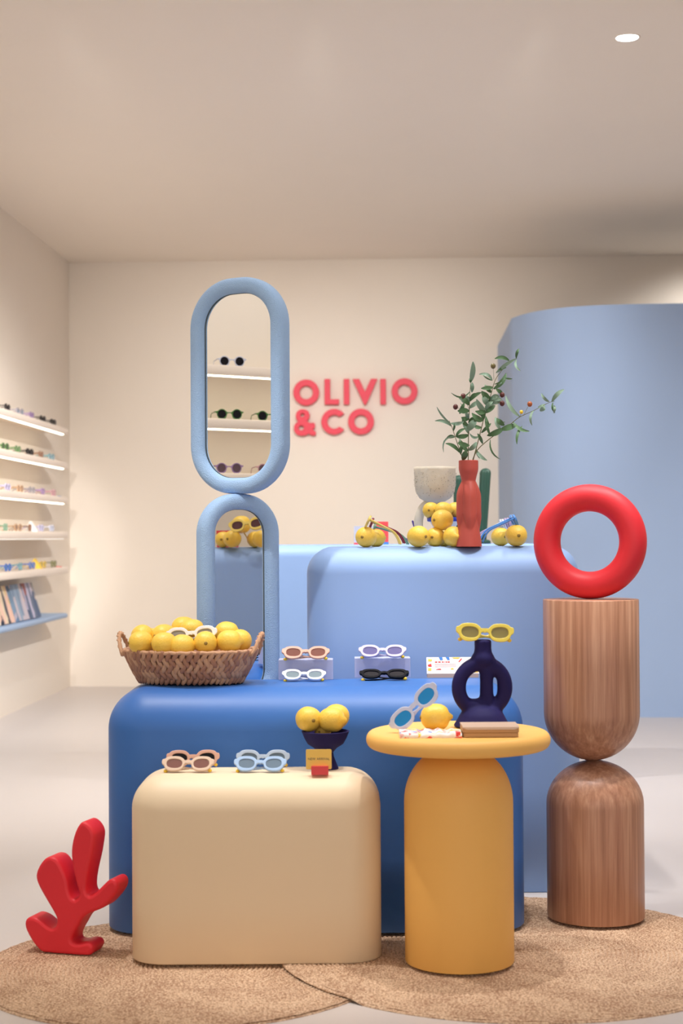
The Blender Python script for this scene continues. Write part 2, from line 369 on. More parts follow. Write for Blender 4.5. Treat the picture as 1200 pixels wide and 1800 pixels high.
def glasses_meshes(kind, fm, lm, shape):
    k = (kind, fm, lm, shape)
    if k in GC: return GC[k]
    fk = (fm, shape)
    if fk not in GC:
        if shape == 'oval':
            lp = [oval_loops()] + [superel(s*.0385, .0002, .0222, .0146, e=.82, tilt=s*.06) for s in (-1, 1)]
        else:
            lp = [round_loops()] + [circ(s*.037, 0, .0205) for s in (-1, 1)]
        GC[fk] = plate(lp, .0075, .0016, 'frame', FM[fm])
    if shape == 'oval': ll = [superel(s*.0385, .0002, .0226, .0150, e=.82, tilt=s*.06) for s in (-1, 1)]
    else: ll = [circ(s*.037, 0, .0209) for s in (-1, 1)]
    lens = [plate([l], .002, .0003, 'lens', LM[lm]) for l in ll]
    def arm(s, y0):
        if kind == 'folded':
            pts = [(s*.0705, .003, .008), (s*.0705, y0, .008), (s*.05, y0, .003), (0, y0+.001, -.008), (-s*.035, y0+.001, -.0125), (-s*.052, y0, -.0152), (-s*.060, y0-.001, -.0165)]
            tp = [(-s*.0585, y0-.001, -.0163), (-s*.0625, y0-.002, -.0172), (-s*.066, y0-.003, -.0180), (-s*.0690, y0-.004, -.0184)]
        else:
            pts = [(s*.069, .003, .010), (s*.0705, .02, .010), (s*.070, .05, .009), (s*.069, .085, .008), (s*.067, .105, .002), (s*.065, .122, -.010), (s*.064, .134, -.022)]
            tp = [(s*.064, .132, -.020), (s*.0637, .137, -.025), (s*.0635, .141, -.030), (s*.0635, .143, -.033)]
        pts = cat_rom(pts, 4, False)
        return (MB().tube(pts, [.0036]*3 + [.0030]*(len(pts)-3), 8, fl=.6).mesh('temple', FM[fm]),
                MB().tube(tp, [.0036, .0050, .0048, .0016], 10).mesh('temple_tip', FM['tip']))
    arms = [arm(-1, .008), arm(1, .012)]
    GC[k] = (GC[fk], lens, arms); return GC[k]
def fmat(name, c, al=1, rough=.25): return mat('frame_' + name, rgb(*c), rough, alpha=al, coat=.3)
mat('frame_black', rgb(6, 7, 16), .45, spec=.15); mat('lens_dark', rgb(20, 19, 28), .15, spec=.25)
FM = dict(pink=fmat('pink', (226, 178, 158), .92), peach=fmat('peach', (232, 204, 180), .9), ice=fmat('ice', (196, 216, 240), .9), ice2=fmat('ice2', (176, 208, 246), .92), white=fmat('white', (244, 244, 248)),
          lilac=fmat('lilac', (205, 200, 236), .85), black=fmat('black', (7, 8, 18)), yellow=fmat('yellow', (246, 226, 96), .93), clear=fmat('clear', (215, 222, 245), .75),
          gold=fmat('gold', (238, 210, 110), .95), burgundy=fmat('burgundy', (130, 10, 45)), sage=fmat('sage', (120, 165, 140)), blue=fmat('blue', (80, 150, 230)), orchid=fmat('orchid', (196, 176, 222), .9), tip=M['tip'],
          green=fmat('green', (70, 120, 60)), purple=fmat('purple', (150, 120, 170)), grey=fmat('grey', (150, 145, 155)), brown=fmat('brown', (130, 90, 65)), tan=fmat('tan', (190, 155, 120)), teal=fmat('teal', (110, 160, 170)),
          royal=fmat('royal', (60, 110, 200)), mustard=fmat('mustard', (222, 184, 60)), moss=fmat('moss', (110, 115, 75)), rose=fmat('rose', (196, 150, 160)))
def lmat(name, c, al=1): return MATS.get('lens_' + name) or mat('lens_' + name, rgb(*c), .06, alpha=al, coat=.5)
LM = dict(brown=lmat('brown', (120, 68, 56)), dark=lmat('dark', (20, 19, 28)), slate=lmat('slate', (104, 128, 150), .93), greyg=lmat('greyg', (126, 146, 156), .93), plum=lmat('plum', (88, 66, 80)), mauve=lmat('mauve', (100, 96, 150), .9),
          mirr=mat('lens_mirror_blue', rgb(24, 120, 175), .06, metal=.6), olive=lmat('olive', (150, 140, 84), .9), smoke=lmat('smoke', (150, 148, 148), .92), green=lmat('green', (90, 110, 80)), choc=lmat('choc', (84, 50, 56)), tint=lmat('tint', (150, 160, 185), .7))
def glasses(label, mtx, fm, lm, kind='folded', shape='oval', sc=1.0, tips=True, group=None, tipmat=None):
    fr, lens, arms = glasses_meshes(kind, fm, lm, shape)
    t = thing('sunglasses', label, 'sunglasses', group=group, mtx=mtx @ Matrix.Scale(sc, 4))
    obj('frame', fr, t)
    for l in lens: obj('lens', l, t)
    for a, tp in arms:
        o = obj('temple', a, t)
        if tips: q = obj('temple_tip', tp, o); q['label'] = 'yellow temple tip'
    return t

SHG = [[('black', 'dark'), ('black', 'dark'), ('purple', 'dark'), ('grey', 'slate'), ('black', 'dark'), ('grey', 'dark')],
       [('teal', 'tint'), ('brown', 'brown'), ('black', 'dark'), ('green', 'green'), ('green', 'dark'), ('sage', 'green')],
       [('rose', 'brown'), ('purple', 'plum'), ('grey', 'smoke'), ('tan', 'brown'), ('lilac', 'mauve'), ('orchid', 'plum')],
       [('clear', 'tint'), ('lilac', 'slate'), ('brown', 'brown'), ('tan', 'brown'), ('sage', 'green'), ('moss', 'green')],
       [('moss', 'olive'), ('mustard', 'olive'), ('royal', 'slate'), ('teal', 'slate'), ('royal', 'mirr'), ('blue', 'slate')]]
sufx = ['nearest the right end', 'second from the right end', 'third from the right end', 'fourth from the right end', 'fifth from the right end', 'leftmost in the photo']
spn = {'black': 'black', 'grey': 'grey', 'purple': 'purple', 'teal': 'teal', 'brown': 'brown', 'green': 'green', 'sage': 'sage green', 'rose': 'dusty rose', 'tan': 'tan', 'lilac': 'lilac', 'orchid': 'pale orchid',
       'clear': 'clear', 'moss': 'moss green', 'mustard': 'mustard yellow', 'royal': 'royal blue', 'blue': 'sky blue'}
for i, z in enumerate(SH):
    for j, (fm, lm) in enumerate(SHG[i]):
        y = 11.62 - j*.335 - (i % 2)*.06
        glasses(f'{spn[fm]} sunglasses on the {ordn[i]} white shelf, {sufx[j]}',
                WM(y, z + .0255, .15) @ Rm(pi/2 + random.uniform(-.1, .1), 'Z'), fm, lm, 'open', 'round' if (i + j) % 3 else 'oval', tips=False, group='sunglasses on the left wall shelves')
# small cards on the shelves
for (y, z, c, lb) in ((11.72, SH[2], 'printb', 'tiny blue card lying at the right end of the third white shelf'), (11.74, SH[4], 'inkr', 'tiny red card lying at the right end of the lowest white shelf')):
    tag(obj('price_card', MB().box(-.02, -.028, 0, .03, .028, .004).box(-.018, -.026, .004, -.012, .026, .014).mesh('price_card', M[c], False), mtx=WM(y, z, .15)), lb, 'card')
tag(obj('folded_card', MB().add([(-.05,-.03,0),(.04,-.03,0),(-.01,-.03,.072),(-.05,.03,0),(.04,.03,0),(-.01,.03,.072)], [(0,1,2),(3,5,4),(1,4,5,2),(0,2,5,3),(0,3,4,1)]).mesh('folded_card', M['white'], False), mtx=WM(11.0, SH[3], .14)), 'white tent card standing on the fourth white shelf of the left wall', 'card')
tag(obj('folded_card', MB().add([(-.05,-.03,0),(.04,-.03,0),(-.01,-.03,.072),(-.05,.03,0),(.04,.03,0),(-.01,.03,.072)], [(0,1,2),(3,5,4),(1,4,5,2),(0,2,5,3),(0,3,4,1)]).mesh('folded_card', M['printy'], False), mtx=WM(11.12, SH[4], .14)), 'pale yellow tent card standing on the lowest white shelf of the left wall', 'card')

# ------------------------------------------------------------ wall sign
t = thing('wall_sign', 'raised red lettering in two rows on the cream back wall', 'sign', (0, 0, 0))
K = 1 / 4.615
def wall_pt(cx, cz):
    px, py = 500 + cx*K, 640 + cz*K
    d = ray(px, py); s_ = (12.9 - .045 - S*2.2 - CAM.y) / (d.y + S*d.x); return CAM + d*s_
m_ = 12.8 / F * K
def letter(loops, cx, cz):
    lp = [[((x - cx)*m_, (cz - z)*m_) for x, z in l] for l in loops]
    o = obj('letter', plate(lp, .035, .003, 'letter', M['sign']), t); p = wall_pt(cx, cz)
    o.matrix_local = T(*p) @ Rm(-S, 'Z')
def ringl(cx, cz, ro, ri): letter([circ(cx, cz, ro, 56), circ(cx, cz, ri, 44)], cx, cz)
ringl(176, 231, 105, 54)
letter([[(324, 121), (370, 121), (370, 286), (442, 286), (442, 328), (324, 328)]], 383, 225)
letter([[(480, 121), (526, 121), (526, 328), (480, 328)]], 503, 225)
letter([[(552, 121), (606, 121), (653, 224), (700, 121), (754, 121), (662, 328), (644, 328)]], 653, 225)
letter([[(776, 121), (822, 121), (822, 328), (776, 328)]], 799, 225)
ringl(973, 221, 105, 54)
arc = [(402 + 104*cos(a), 468 + 104*sin(a)) for a in [R(-322 + 284*i/40) for i in range(41)]]
arc2 = [(404 + 56*cos(a), 468 + 56*sin(a)) for a in [R(-38 - 284*i/40) for i in range(41)]]
arc = [(402 + 104*cos(a), 468 + 104*sin(a)) for a in [R(38 + 284*i/40) for i in range(41)]]
arc2 = [(404 + 56*cos(a), 468 + 56*sin(a)) for a in [R(-44 - 272*i/40) for i in range(41)]]
letter([arc + arc2], 402, 468)
ringl(620, 467, 105, 54)
# ampersand: small upper bowl, larger lower bowl, arm and foot
amp = [(150, 368), (180, 374), (199, 394), (204, 418), (198, 444), (184, 462), (206, 478), (244, 480), (244, 520), (232, 524), (236, 540), (252, 548), (252, 578), (216, 578), (200, 566), (172, 578), (136, 582), (102, 572), (80, 546), (76, 514), (86, 486), (108, 468), (96, 446), (92, 418), (100, 390), (122, 372)]
letter([[(p.x, p.y) for p in cat_rom([(x, z, 0) for x, z in amp], 3)], circ(146, 414, 15, 16), circ(136, 518, 22, 20, rz=20)], 160, 474)

# ------------------------------------------------------------ rugs
RL, RR = (-.45, 4.455, .572), (.49, 4.607, .683)
def rug(c, label, drape):
    pitch_, prof = .0125, []
    n = int(c[2] / pitch_); NA = 240
    t = thing('jute_rug', label, 'rug', (c[0], c[1], 0))
    b = MB(); rings = []
    for i in range(n):
        for k in range(4):
            r = (i + k/4)*pitch_ + .002; rings.append((r, .004 + .004*abs(sin(pi*k/4))))
    rings += [(c[2] - .002, .004), (c[2], .002), (c[2], 0)]
    def lift(x, y):
        if not drape: return 0
        d = hypot(x + c[0] - RL[0], y + c[1] - RL[1]) - RL[2]; q = min(max(1 - (d + .0)/.05, 0), 1); return .0105*q*q*(3 - 2*q)
    vv = []
    for r, z in rings:
        row = []
        for j in range(NA):
            a = 2*pi*j/NA; rr = r + pitch_*(j/NA if r < c[2]-pitch_ else 0); x, y = rr*cos(a), rr*sin(a)
            row.append((x, y, z + lift(x, y) + (.0007*sin(j*pi) if 0 else random.uniform(-.0012, .0014))))
        vv.append(row)
    b.grid(vv, True, True, False); o = obj('braid', b.mesh('braid', M['rug'], False), t)
    return t
rug(RL, 'round woven jute rug under the red coral shape, tucked beneath the larger rug', False)
rug(RR, 'larger round woven jute rug at lower right, overlapping the left rug under the wooden pedestal', True)

# ------------------------------------------------------------ big display blocks
ZF = .017
ZB = .743
tag(obj('cobalt_plinth', block(1.268, .47, ZB - ZF, .13, .125, 'cobalt_plinth', M['bench']), mtx=T(-.083, 5.0, ZF)), 'wide cobalt blue rounded plinth carrying the lemon basket', 'plinth')
ZC = .532
tag(obj('cream_plinth', block(.703, .30, ZC - ZF, .10, .095, 'cream_plinth', M['cream']), mtx=T(-.246, 4.575, ZF)), 'low cream rounded plinth in front of the cobalt plinth', 'plinth')
ZL = 1.163
tag(obj('sky_blue_counter', block(.93, .62, ZL, .11, .09, 'sky_blue_counter', M['counter']), mtx=T(.345, 5.68, 0)), 'tall light blue rounded plinth carrying the terracotta vase', 'plinth')
tag(obj('sky_blue_counter', block(1.55, .62, 1.160, .10, .06, 'back_counter', M['counter']), mtx=T(.22, 7.95, 0)), 'light blue counter further back, seen between the mirror and the tall plinth', 'counter')

# yellow pedestal table
YT = (.322, 4.465)
ZT = .655
t = thing('yellow_table', 'yellow pedestal table with thick round top and domed column', 'table', (YT[0], YT[1], 0))
dome = [(.151, ZF), (.152, ZF + .003), (.152, .2), (.152, .458)] + [(.152*cos(a)**.9 if a < 1.5 else .02, .458 + .155*sin(a)) for a in [R(6*i) for i in range(1, 15)]]
obj('column', MB().lathe(dome, 72).mesh('column', M['yellow'], True, 60), t)
th = .046
obj('table_top', MB().lathe([(.02, ZT-th)] + [(.238 + .019*cos(a), ZT - th/2 + th/2*sin(a)) for a in [R(-90 + 12*i) for i in range(16)]] + [(.02, ZT)], 96).mesh('table_top', M['yellow'], True, 60), t)

# wooden pedestals and red ring
WP = (.775, 4.97)
t = thing('wooden_pedestal', 'lower oak pedestal with domed top standing on the right rug', 'pedestal', (WP[0]+.008, WP[1], 0))
obj('body', MB().lathe([(.148, ZF), (.150, ZF+.003), (.150, .2), (.150, .365)] + [(.150*cos(a), .365 + .134*sin(a)) for a in [R(5*i) for i in range(1, 17)]] + [(.022, .499)], 80).mesh('body', M['wood'], True, 50), t)
t = thing('wooden_pedestal', 'upper oak pedestal with rounded underside, balanced on the lower one under the red ring', 'pedestal', (WP[0], WP[1], 0))
obj('body', MB().lathe([(.022, .500)] + [(.148*cos(a), .650 - .150*sin(a)) for a in [R(80 - 5*i) for i in range(17)]] + [(.148, .8), (.148, .998), (.146, 1.0)], 80).mesh('body', M['wood'], True, 50), t)
b = MB(); NR = 96; rings = []
for i in range(NR + 1):
    a = 2*pi*i/NR; rings.append([((.1365 + .0425*cos(q))*cos(a), .0425*sin(q), (.1365 + .0425*cos(q))*sin(a)) for q in [2*pi*k/36 for k in range(36)]])
b.grid(rings, True, False, False)
tag(obj('red_ring', b.mesh('red_ring', M['red']), mtx=T(.773, 4.97, 1.1795) @ Rm(R(-23), 'Z')), 'matte red ring sculpture standing on the upper wooden pedestal', 'sculpture')

# ------------------------------------------------------------ stacked pill mirrors
def pill(w, h, tw, tt, rc, phi, x, y, z0, root, gw=True):
    """frame w x h, band tw wide, tt deep; phi > 0 faces left"""
    mx = T(x, y, z0 + h/2) @ Rm(-phi, 'Z')
    path = rrect(w - tw, h - tw, rc - tw/2, 16); n = len(path)
    prof = rrect(tw, tt, min(tw, tt)*.44, 6)
    rings = []
    for i, (px, pz) in enumerate(path):
        a = path[i-1]; c = path[(i+1) % n]; tx, tz = c[0]-a[0], c[1]-a[1]; l = hypot(tx, tz); nx, nz = tz/l, -tx/l
        rings.append([(px + nx*u, v, pz + nz*u) for u, v in prof])
    rings.append(rings[0]); b = MB(); b.grid(rings, True, False, False)
    f = obj('frame', b.mesh('frame', M['foam']), root, mx)
    gp = rrect(w - 2*tw + .012, h - 2*tw + .012, max(rc - tw, .03) + .006, 16)
    yy = -.006
    g = MB(); g.grid([[(u, yy, v) for u, v in gp], [(u, yy+.004, v) for u, v in gp]])
    obj('mirror_glass', g.mesh('mirror_glass', M['mirror'], False), root, mx)
    gq = rrect(w - 2*tw + .018, h - 2*tw + .018, max(rc - tw, .03) + .009, 16); gi = rrect(w - 2*tw - .002, h - 2*tw - .002, max(rc - tw, .03) - .001, 16)
    e = MB(); k = len(gq); vv = []
    e.grid([[(u, yy-.001, v) for u, v in gq], [(u, yy-.004, v) for u, v in gq], [(u, yy-.004, v) for u, v in gi], [(u, yy-.001, v) for u, v in gi]], True, False, False)
    obj('mirror_edge', e.mesh('mirror_edge', M['dark'], False), root, mx)
    o = mx @ Vector((0, yy, 0)); nrm = (mx.to_3x3() @ Vector((0, -1, 0))).normalized(); return o, nrm
MY = 5.34
pc = at(422, 900, MY); pl = at(418, 900, MY)
t = thing('stacked_mirror', 'pale blue mirror of pill shaped rings stacked behind the cobalt plinth', 'mirror', (0, 0, 0))
zt = at(422, 489, MY).z; zm = at(420, 868, MY).z
UPM = pill(.372, zt - zm, .053, .068, .165, R(29), pc.x, MY, zm, t)
LOM = pill(.292, zm - .62, .053, .068, .135, R(-30), pl.x, MY, .62, t)
pill(.292, .617, .053, .068, .135, R(-10), pl.x, MY, .003, t)

def reflect_hit(mir, px, py, plane_o, plane_n):
    o, n = mir; d = ray(px, py); s_ = (o - CAM).dot(n) / d.dot(n); p = CAM + d*s_; r = d - 2*d.dot(n)*n
    k = (plane_o - p).dot(plane_n) / r.dot(plane_n); return p + r*k
# sunglasses on the near part of the left shelves, seen in the upper mirror
wn = Vector((1, -S, 0)).normalized()
for px, i, fm, lm, lb in ((408, 0, 'clear', 'dark', 'clear framed dark sunglasses on the top shelf, reflected in the upper mirror'), (403, 1, 'green', 'dark', 'round green sunglasses on the second shelf, reflected in the middle of the upper mirror'),
                          (474, 1, 'green', 'dark', 'round green sunglasses on the second shelf, cut by the right edge of the upper mirror'), (402, 2, 'purple', 'plum', 'round purple sunglasses on the third shelf, reflected at the foot of the upper mirror'),
                          (474, 2, 'rose', 'plum', 'rose framed sunglasses on the third shelf, cut by the right edge of the upper mirror')):
    q = reflect_hit(UPM, px, 720, Vector((wx(4) + .15, 4, 0)), wn)
    glasses(lb, WM(q.y, SH[i] + .0255, .15) @ Rm(pi/2 + .3, 'Z'), fm, lm, 'open', 'round', tips=False, group='sunglasses on the left wall shelves')

# ------------------------------------------------------------ lemons
def lemon_mesh(seed):
    random.seed(seed); b = MB(); rings = []; n = 28
    for i in range(19):
        u = -1 + 2*i/18; x = u*.0375; r = .0335*sqrt(max(0, 1 - abs(u)**2.3))
        if u > .88: r = max(r*.75, .0062*(1 - (u-.88)*3)); x += (u-.88)*.05
        if u < -.93: r = max(r, .004)
        row = []
        for j in range(n):
            a = 2*pi*j/n; k = 1 + .035*noise.noise(Vector((x*40, cos(a)*1.3 + seed, sin(a)*1.3)))
            row.append((x, max(r, .0012)*k*cos(a), max(r, .0012)*k*sin(a)))
        rings.append(row)
    b.grid(rings); me = b.mesh('lemon_fruit', M['lemon'])
    s = MB().lathe([(.0018, 0), (.0045, .0015), (.0052, .003), (.002, .0045)], 10); sm = s.mesh('stem_scar', M['scar'])
    return me, sm
LMM = [lemon_mesh(s) for s in (1, 2, 3, 4)]
def lemon(p, label, rz=0, ry=0, sc=1.0, group=None, i=[0]):
    i[0] += 1; fm, sm = LMM[i[0] % 4]
    t = thing('lemon', label, 'lemon', group=group, mtx=T(*p) @ Rm(rz, 'Z') @ Rm(ry, 'Y') @ Matrix.Scale(sc, 4))
    obj('rind', fm, t); obj('stem_scar', sm, t, T(-.0350, 0, 0) @ Rm(-pi/2, 'Y'))
    return t
SCF = pi/2 # stem scar towards the camera: local -x -> world -y
R0 = .0335

# lemons on the sky blue counter
G = 'lemons on the tall light blue plinth'
def lc(px, y, dz=0, **k):
    sc = k.pop('sc', 1.0); lb = k.pop('label'); p = at(px, 940, y); p.z = ZL + R0*sc*.98 + dz; return lemon(p, lb, sc=sc, group=G, **k)
lc(643, 5.47, label='lemon under the yellow sunglasses at the left end of the plinth top', rz=SCF-.35, sc=1.06)
lc(660, 5.62, label='lemon half hidden behind the leftmost lemon of the plinth top', rz=.5, sc=.95)
lc(735, 5.44, label='round lemon at the left end of the middle row', rz=2.2, sc=1.08)
lc(765, 5.50, label='lemon second from left in the middle row', rz=1.2, sc=1.0)
lc(781, 5.58, label='lemon peeping out behind the middle row', rz=.8, sc=1.0)
lc(797, 5.455, label='lemon in the middle row partly hidden by the terracotta vase', rz=-1.3, sc=1.05)
p = at(777, 914, 5.50); lemon(p, 'lemon lying on top of the middle row, in front of the bowl', rz=-2.4+pi, sc=1.06, group=G)
lc(907, 5.45, label='large lemon at the right end of the plinth top, under the blue sunglasses', rz=SCF+.1, sc=1.12)
lc(880, 5.62, label='smaller lemon to the left of the rightmost lemon', rz=1.9, sc=.98)

# blue rimmed bowl with lemons
pb = at(781, 940, 5.72)
t = thing('footed_bowl', 'pale bowl with a cobalt rim behind the middle lemons, holding more lemons', 'bowl', (pb.x, 5.72, ZL))
zr = at(780, 912, 5.72).z - ZL + .004
obj('bowl_body', MB().lathe([(.030, 0), (.032, .006), (.018, .02), (.024, .04), (.050, zr-.018), (.057, zr-.012)], 40, cap1=False).mesh('bowl_body', M['white']), t)
obj('rim', MB().lathe([(.057, zr-.014), (.062, zr-.012), (.063, zr), (.060, zr+.001), (.054, zr-.004), (.030, zr-.030), (.004, zr-.034)], 40, cap0=False).mesh('rim', mat('rim_cobalt', rgb(30, 60, 185), .3)), t)
for px, y, lb, rz in ((757, 5.71, 'leftmost lemon in the cobalt rimmed bowl', 1.3), (779, 5.685, 'middle lemon in the cobalt rimmed bowl', .15), (800, 5.72, 'right lemon in the cobalt rimmed bowl beside the vase', .9)):
    lemon(at(px, 897, y), lb, rz=rz, sc=.88, group='lemons in the cobalt rimmed bowl')

# speckled clay cup
YC = 5.86
pc_ = at(765, 940, YC)
t = thing('clay_goblet', 'off white speckled clay goblet with a loop stem behind the lemons', 'vase', (pc_.x, YC, ZL))
ztop = at(765, 821, YC).z - ZL; zbt = at(765, 884, YC).z - ZL; hh = ztop - zbt
cupp = [(.004, zbt), (.035, zbt + .004), (.058, zbt + .018), (.070, zbt + .04), (.0755, zbt + .065), (.077, ztop - .01), (.0775, ztop), (.072, ztop), (.070, ztop - .02), (.064, zbt + .05), (.03, zbt + .02), (.004, zbt + .016)]
def bumpy(me, amp, sc):
    for v in me.vertices:
        v.co += v.co.normalized() * 0 + Vector((v.co.x, v.co.y, 0)).normalized() * amp * noise.noise(v.co * sc) if hypot(v.co.x, v.co.y) > .01 else Vector((0, 0, 0))
me = MB().lathe(cupp, 64).mesh('cup', M['clay']); bumpy(me, .0025, 45); obj('cup', me, t)
b = MB(); pts = [(.050*cos(a) - .012, 0, zbt*.5 + .004 + (zbt*.5-.004)*sin(a)) for a in [2*pi*i/40 for i in range(40)]]
b.tube(pts, .017, 14, True); me = b.mesh('loop_stem', M['clay']); obj('loop_stem', me, t)
obj('foot', MB().lathe([(.045, 0), (.047, .004), (.045, .012), (.02, .02)], 40).mesh('foot', M['clay']), t)
spm = MB(); random.seed(5)
for i in range(140):
    a = random.uniform(-pi, 0); z = random.uniform(zbt + .02, ztop - .02); k = (z - zbt)/(.065); r = .078 if k >= 1 else .052 + .025*k**.5
    spm.lathe([(random.uniform(.0005, .0013), -.001), (.0004, .001)], 5, (r*cos(a), r*sin(a), z))
o = obj('speckles', spm.mesh('speckles', mat('speck', rgb(120, 105, 80), .8), False), t); o['kind'] = 'stuff'

# terracotta vase
YV = 5.43
pv = at(824, 940, YV); U = YV / F
zv = lambda py: at(824, py, YV).z - ZL
prof = [(963, 22.5), (955, 22), (940, 20), (925, 17.5), (912, 16.5), (900, 16.2), (888, 16), (876, 16), (862, 14.8), (850, 12.6), (844, 12.6), (836, 14.5), (826, 17), (816, 17.2), (810, 17.2)]
PV = cat_rom([(r*U, max(zv(py), 0), 0) for py, r in prof], 4, False)
def lobe(z, a):
    zt_, zb_ = zv(846), zv(931)
    if not zb_ < z < zt_: return 0
    f = sin(pi*(z - zb_)/(zt_ - zb_))**.7
    w_ = .62 * min(1, (z - zb_)/(.055))**.8 + .12
    s_ = 0
    for c in (-pi/2, 0, pi/2, pi):
        d = abs((a - c + pi) % (2*pi) - pi) / (w_ * 1.15)
        if d < 1: s_ = max(s_, (1 - d)**.5)
    return .0115 * s_ * min(1, f*1.25)
b = MB(); NA = 96
b.grid([[((p.x + lobe(p.y, 2*pi*j/NA))*cos(2*pi*j/NA), (p.x + lobe(p.y, 2*pi*j/NA))*sin(2*pi*j/NA), p.y) for j in range(NA)] for p in PV], True, True, False)
top = PV[-1]
b.lathe([(top.x, top.y), (top.x-.002, top.y+.0015), (top.x-.0045, top.y), (top.x-.006, top.y-.03), (.004, top.y-.06)], NA, cap0=False)
t = thing('terracotta_vase', 'terracotta vase with pinched waist and pointed petal relief holding olive branches', 'vase', (pv.x, YV, ZL), .06)
obj('body', b.mesh('body', M['terra'], True, 60), t)

# olive branches, traced in crop pixels (origin 740,600, scale 4.444)
def op(x, y, yy=YV): return at(740 + x/4.444, 600 + y/4.444, yy)
random.seed(11)
def leafmesh(a, bb, sag, w, m, tw):
    n = 7; v = []; f = []; d = bb - a; L = d.length
    side = d.cross(Vector((0, 1, 0))).normalized(); perp = side
    viewn = Vector((0, -1, 0))
    for i in range(n + 1):
        t_ = i/n; c = a + d*t_ + perp*(sag*L*4*t_*(1-t_)); c = c + Vector((0, -.012*sin(pi*t_), 0))
        hw = w*.5*(sin(pi*min(t_*.93 + .05, 1))**.75) + .0002
        tan = (d + perp*(sag*L*4*(1-2*t_))).normalized(); wv = (tan.cross(viewn)*cos(tw) + viewn*sin(tw)).normalized()
        v += [c - wv*hw, c + Vector((0, .0016, 0)), c + wv*hw]
    for i in range(n):
        k = i*3; f += [(k, k+1, k+4, k+3), (k+1, k+2, k+5, k+4)]
    me = bpy.data.meshes.new('leaf'); me.from_pydata([tuple(p) for p in v], [], f); me.materials.append(m); me.shade_smooth(); return me
BR = [
 ('low leftward olive branch leaning left out of the terracotta vase', -.01, [(330, 960), (322, 910), (300, 850), (270, 760), (240, 670), (218, 620)],
  [(235,662,108,622,-.12,24),(230,640,122,512,.08,14),(232,640,332,626,-.1,26),(262,748,198,756,-.1,26),(272,742,175,866,-.3,12),(300,868,190,798,-.1,28),(325,930,350,852,0,44),(270,745,345,682,.12,22),(288,790,378,812,-.1,36),(252,700,262,640,0,16),(310,885,330,790,.1,24)], []),
 ('upright middle olive branch of the terracotta vase', .01, [(368, 960), (367, 900), (370, 700), (377, 500), (380, 400), (388, 310)],
  [(384,322,404,158,-.04,38),(386,322,376,290,0,18),(396,398,398,320,0,28),(381,392,234,402,.26,13),(378,455,444,408,.2,12),(345,545,305,482,.0,8),(300,566,336,480,0,28),(371,722,318,598,0,36),(366,700,432,612,.05,52),(371,730,268,742,.08,34),(368,850,432,786,-.1,34),(366,858,300,762,.1,36),(372,640,440,612,.1,46),(372,600,344,560,0,30),(378,470,470,400,.1,26)],
  [(328, 428, 378, 540, 'olive'), (268, 512, 345, 552, 'olive')]),
 ('tallest olive branch of the terracotta vase, rising to the upper right', 0, [(405, 960), (408, 920), (455, 740), (490, 600), (535, 450), (575, 310), (620, 240), (690, 160), (748, 132)],
  [(455,740,380,720,.3,18),(470,715,545,640,.0,24),(430,850,515,930,-.12,26),(430,840,458,916,-.1,12),(488,608,396,560,.15,36),(490,606,462,508,0,44),(498,560,578,500,0,34),(510,555,432,452,.1,38),(520,500,478,430,0,44),(530,480,625,468,-.06,28),(540,455,612,432,.15,30),(540,440,472,388,.12,40),(550,400,498,340,.1,30),(565,372,664,248,-.1,34),(572,335,650,285,-.12,12),(650,285,712,292,-.1,12),(555,306,452,258,-.18,24),(556,306,480,262,.1,10),(585,246,742,136,.04,24),(600,240,665,205,.12,20),(686,150,574,136,-.12,28),(742,132,764,56,.1,20),(745,142,776,232,-.22,18),(585,372,640,420,.0,26),(505,585,535,660,-.1,18),(600,350,632,300,.0,18),(520,480,560,450,.1,22),(500,540,560,470,.1,30)],
  [(562, 193, 568, 300, 'olive3'), (632, 418, 600, 400, 'olive'), (632, 485, 560, 480, 'olive')]),
 ('long olive branch of the terracotta vase, reaching far right over the blue wall', -.015, [(395, 960), (412, 900), (450, 835), (550, 750), (640, 690), (700, 645), (770, 590), (880, 540), (990, 482), (1040, 468)],
  [(540,768,618,922,-.2,12),(640,682,514,736,.05,42),(620,690,746,650,-.02,44),(715,628,846,702,-.15,26),(790,662,748,804,-.12,20),(770,588,660,424,.12,28),(880,540,866,656,-.2,18),(912,514,966,490,-.1,24),(928,545,966,512,0,34),(1000,472,938,406,.15,20),(1020,474,1116,376,.1,30),(1030,476,1046,560,-.2,14),(1040,500,1036,562,0,20),(620,690,580,590,.1,30),(650,655,590,600,.1,34),(655,630,575,625,.1,18),(540,740,500,600,.05,20),(480,800,440,720,0,24)],
  [(848, 490, 800, 580, 'olive2'), (782, 552, 775, 590, 'tip')])]
random.seed(21)
for bi, n_, bx in ((1, 9, (330, 440)), (2, 13, (430, 590))):
    st = BR[bi][2]
    for _ in range(n_):
        k = random.randint(2, len(st) - 3); q = random.random(); x0 = st[k][0]*(1-q) + st[k+1][0]*q; y0 = st[k][1]*(1-q) + st[k+1][1]*q
        if y0 < 330: continue
        a_ = random.choice((-1, 1))*random.uniform(.5, 1.7); L0 = random.uniform(60, 105)
        BR[bi][3].append((x0, y0, x0 + L0*sin(a_), y0 - L0*cos(a_)*.8, random.uniform(-.12, .18), random.uniform(26, 42)))
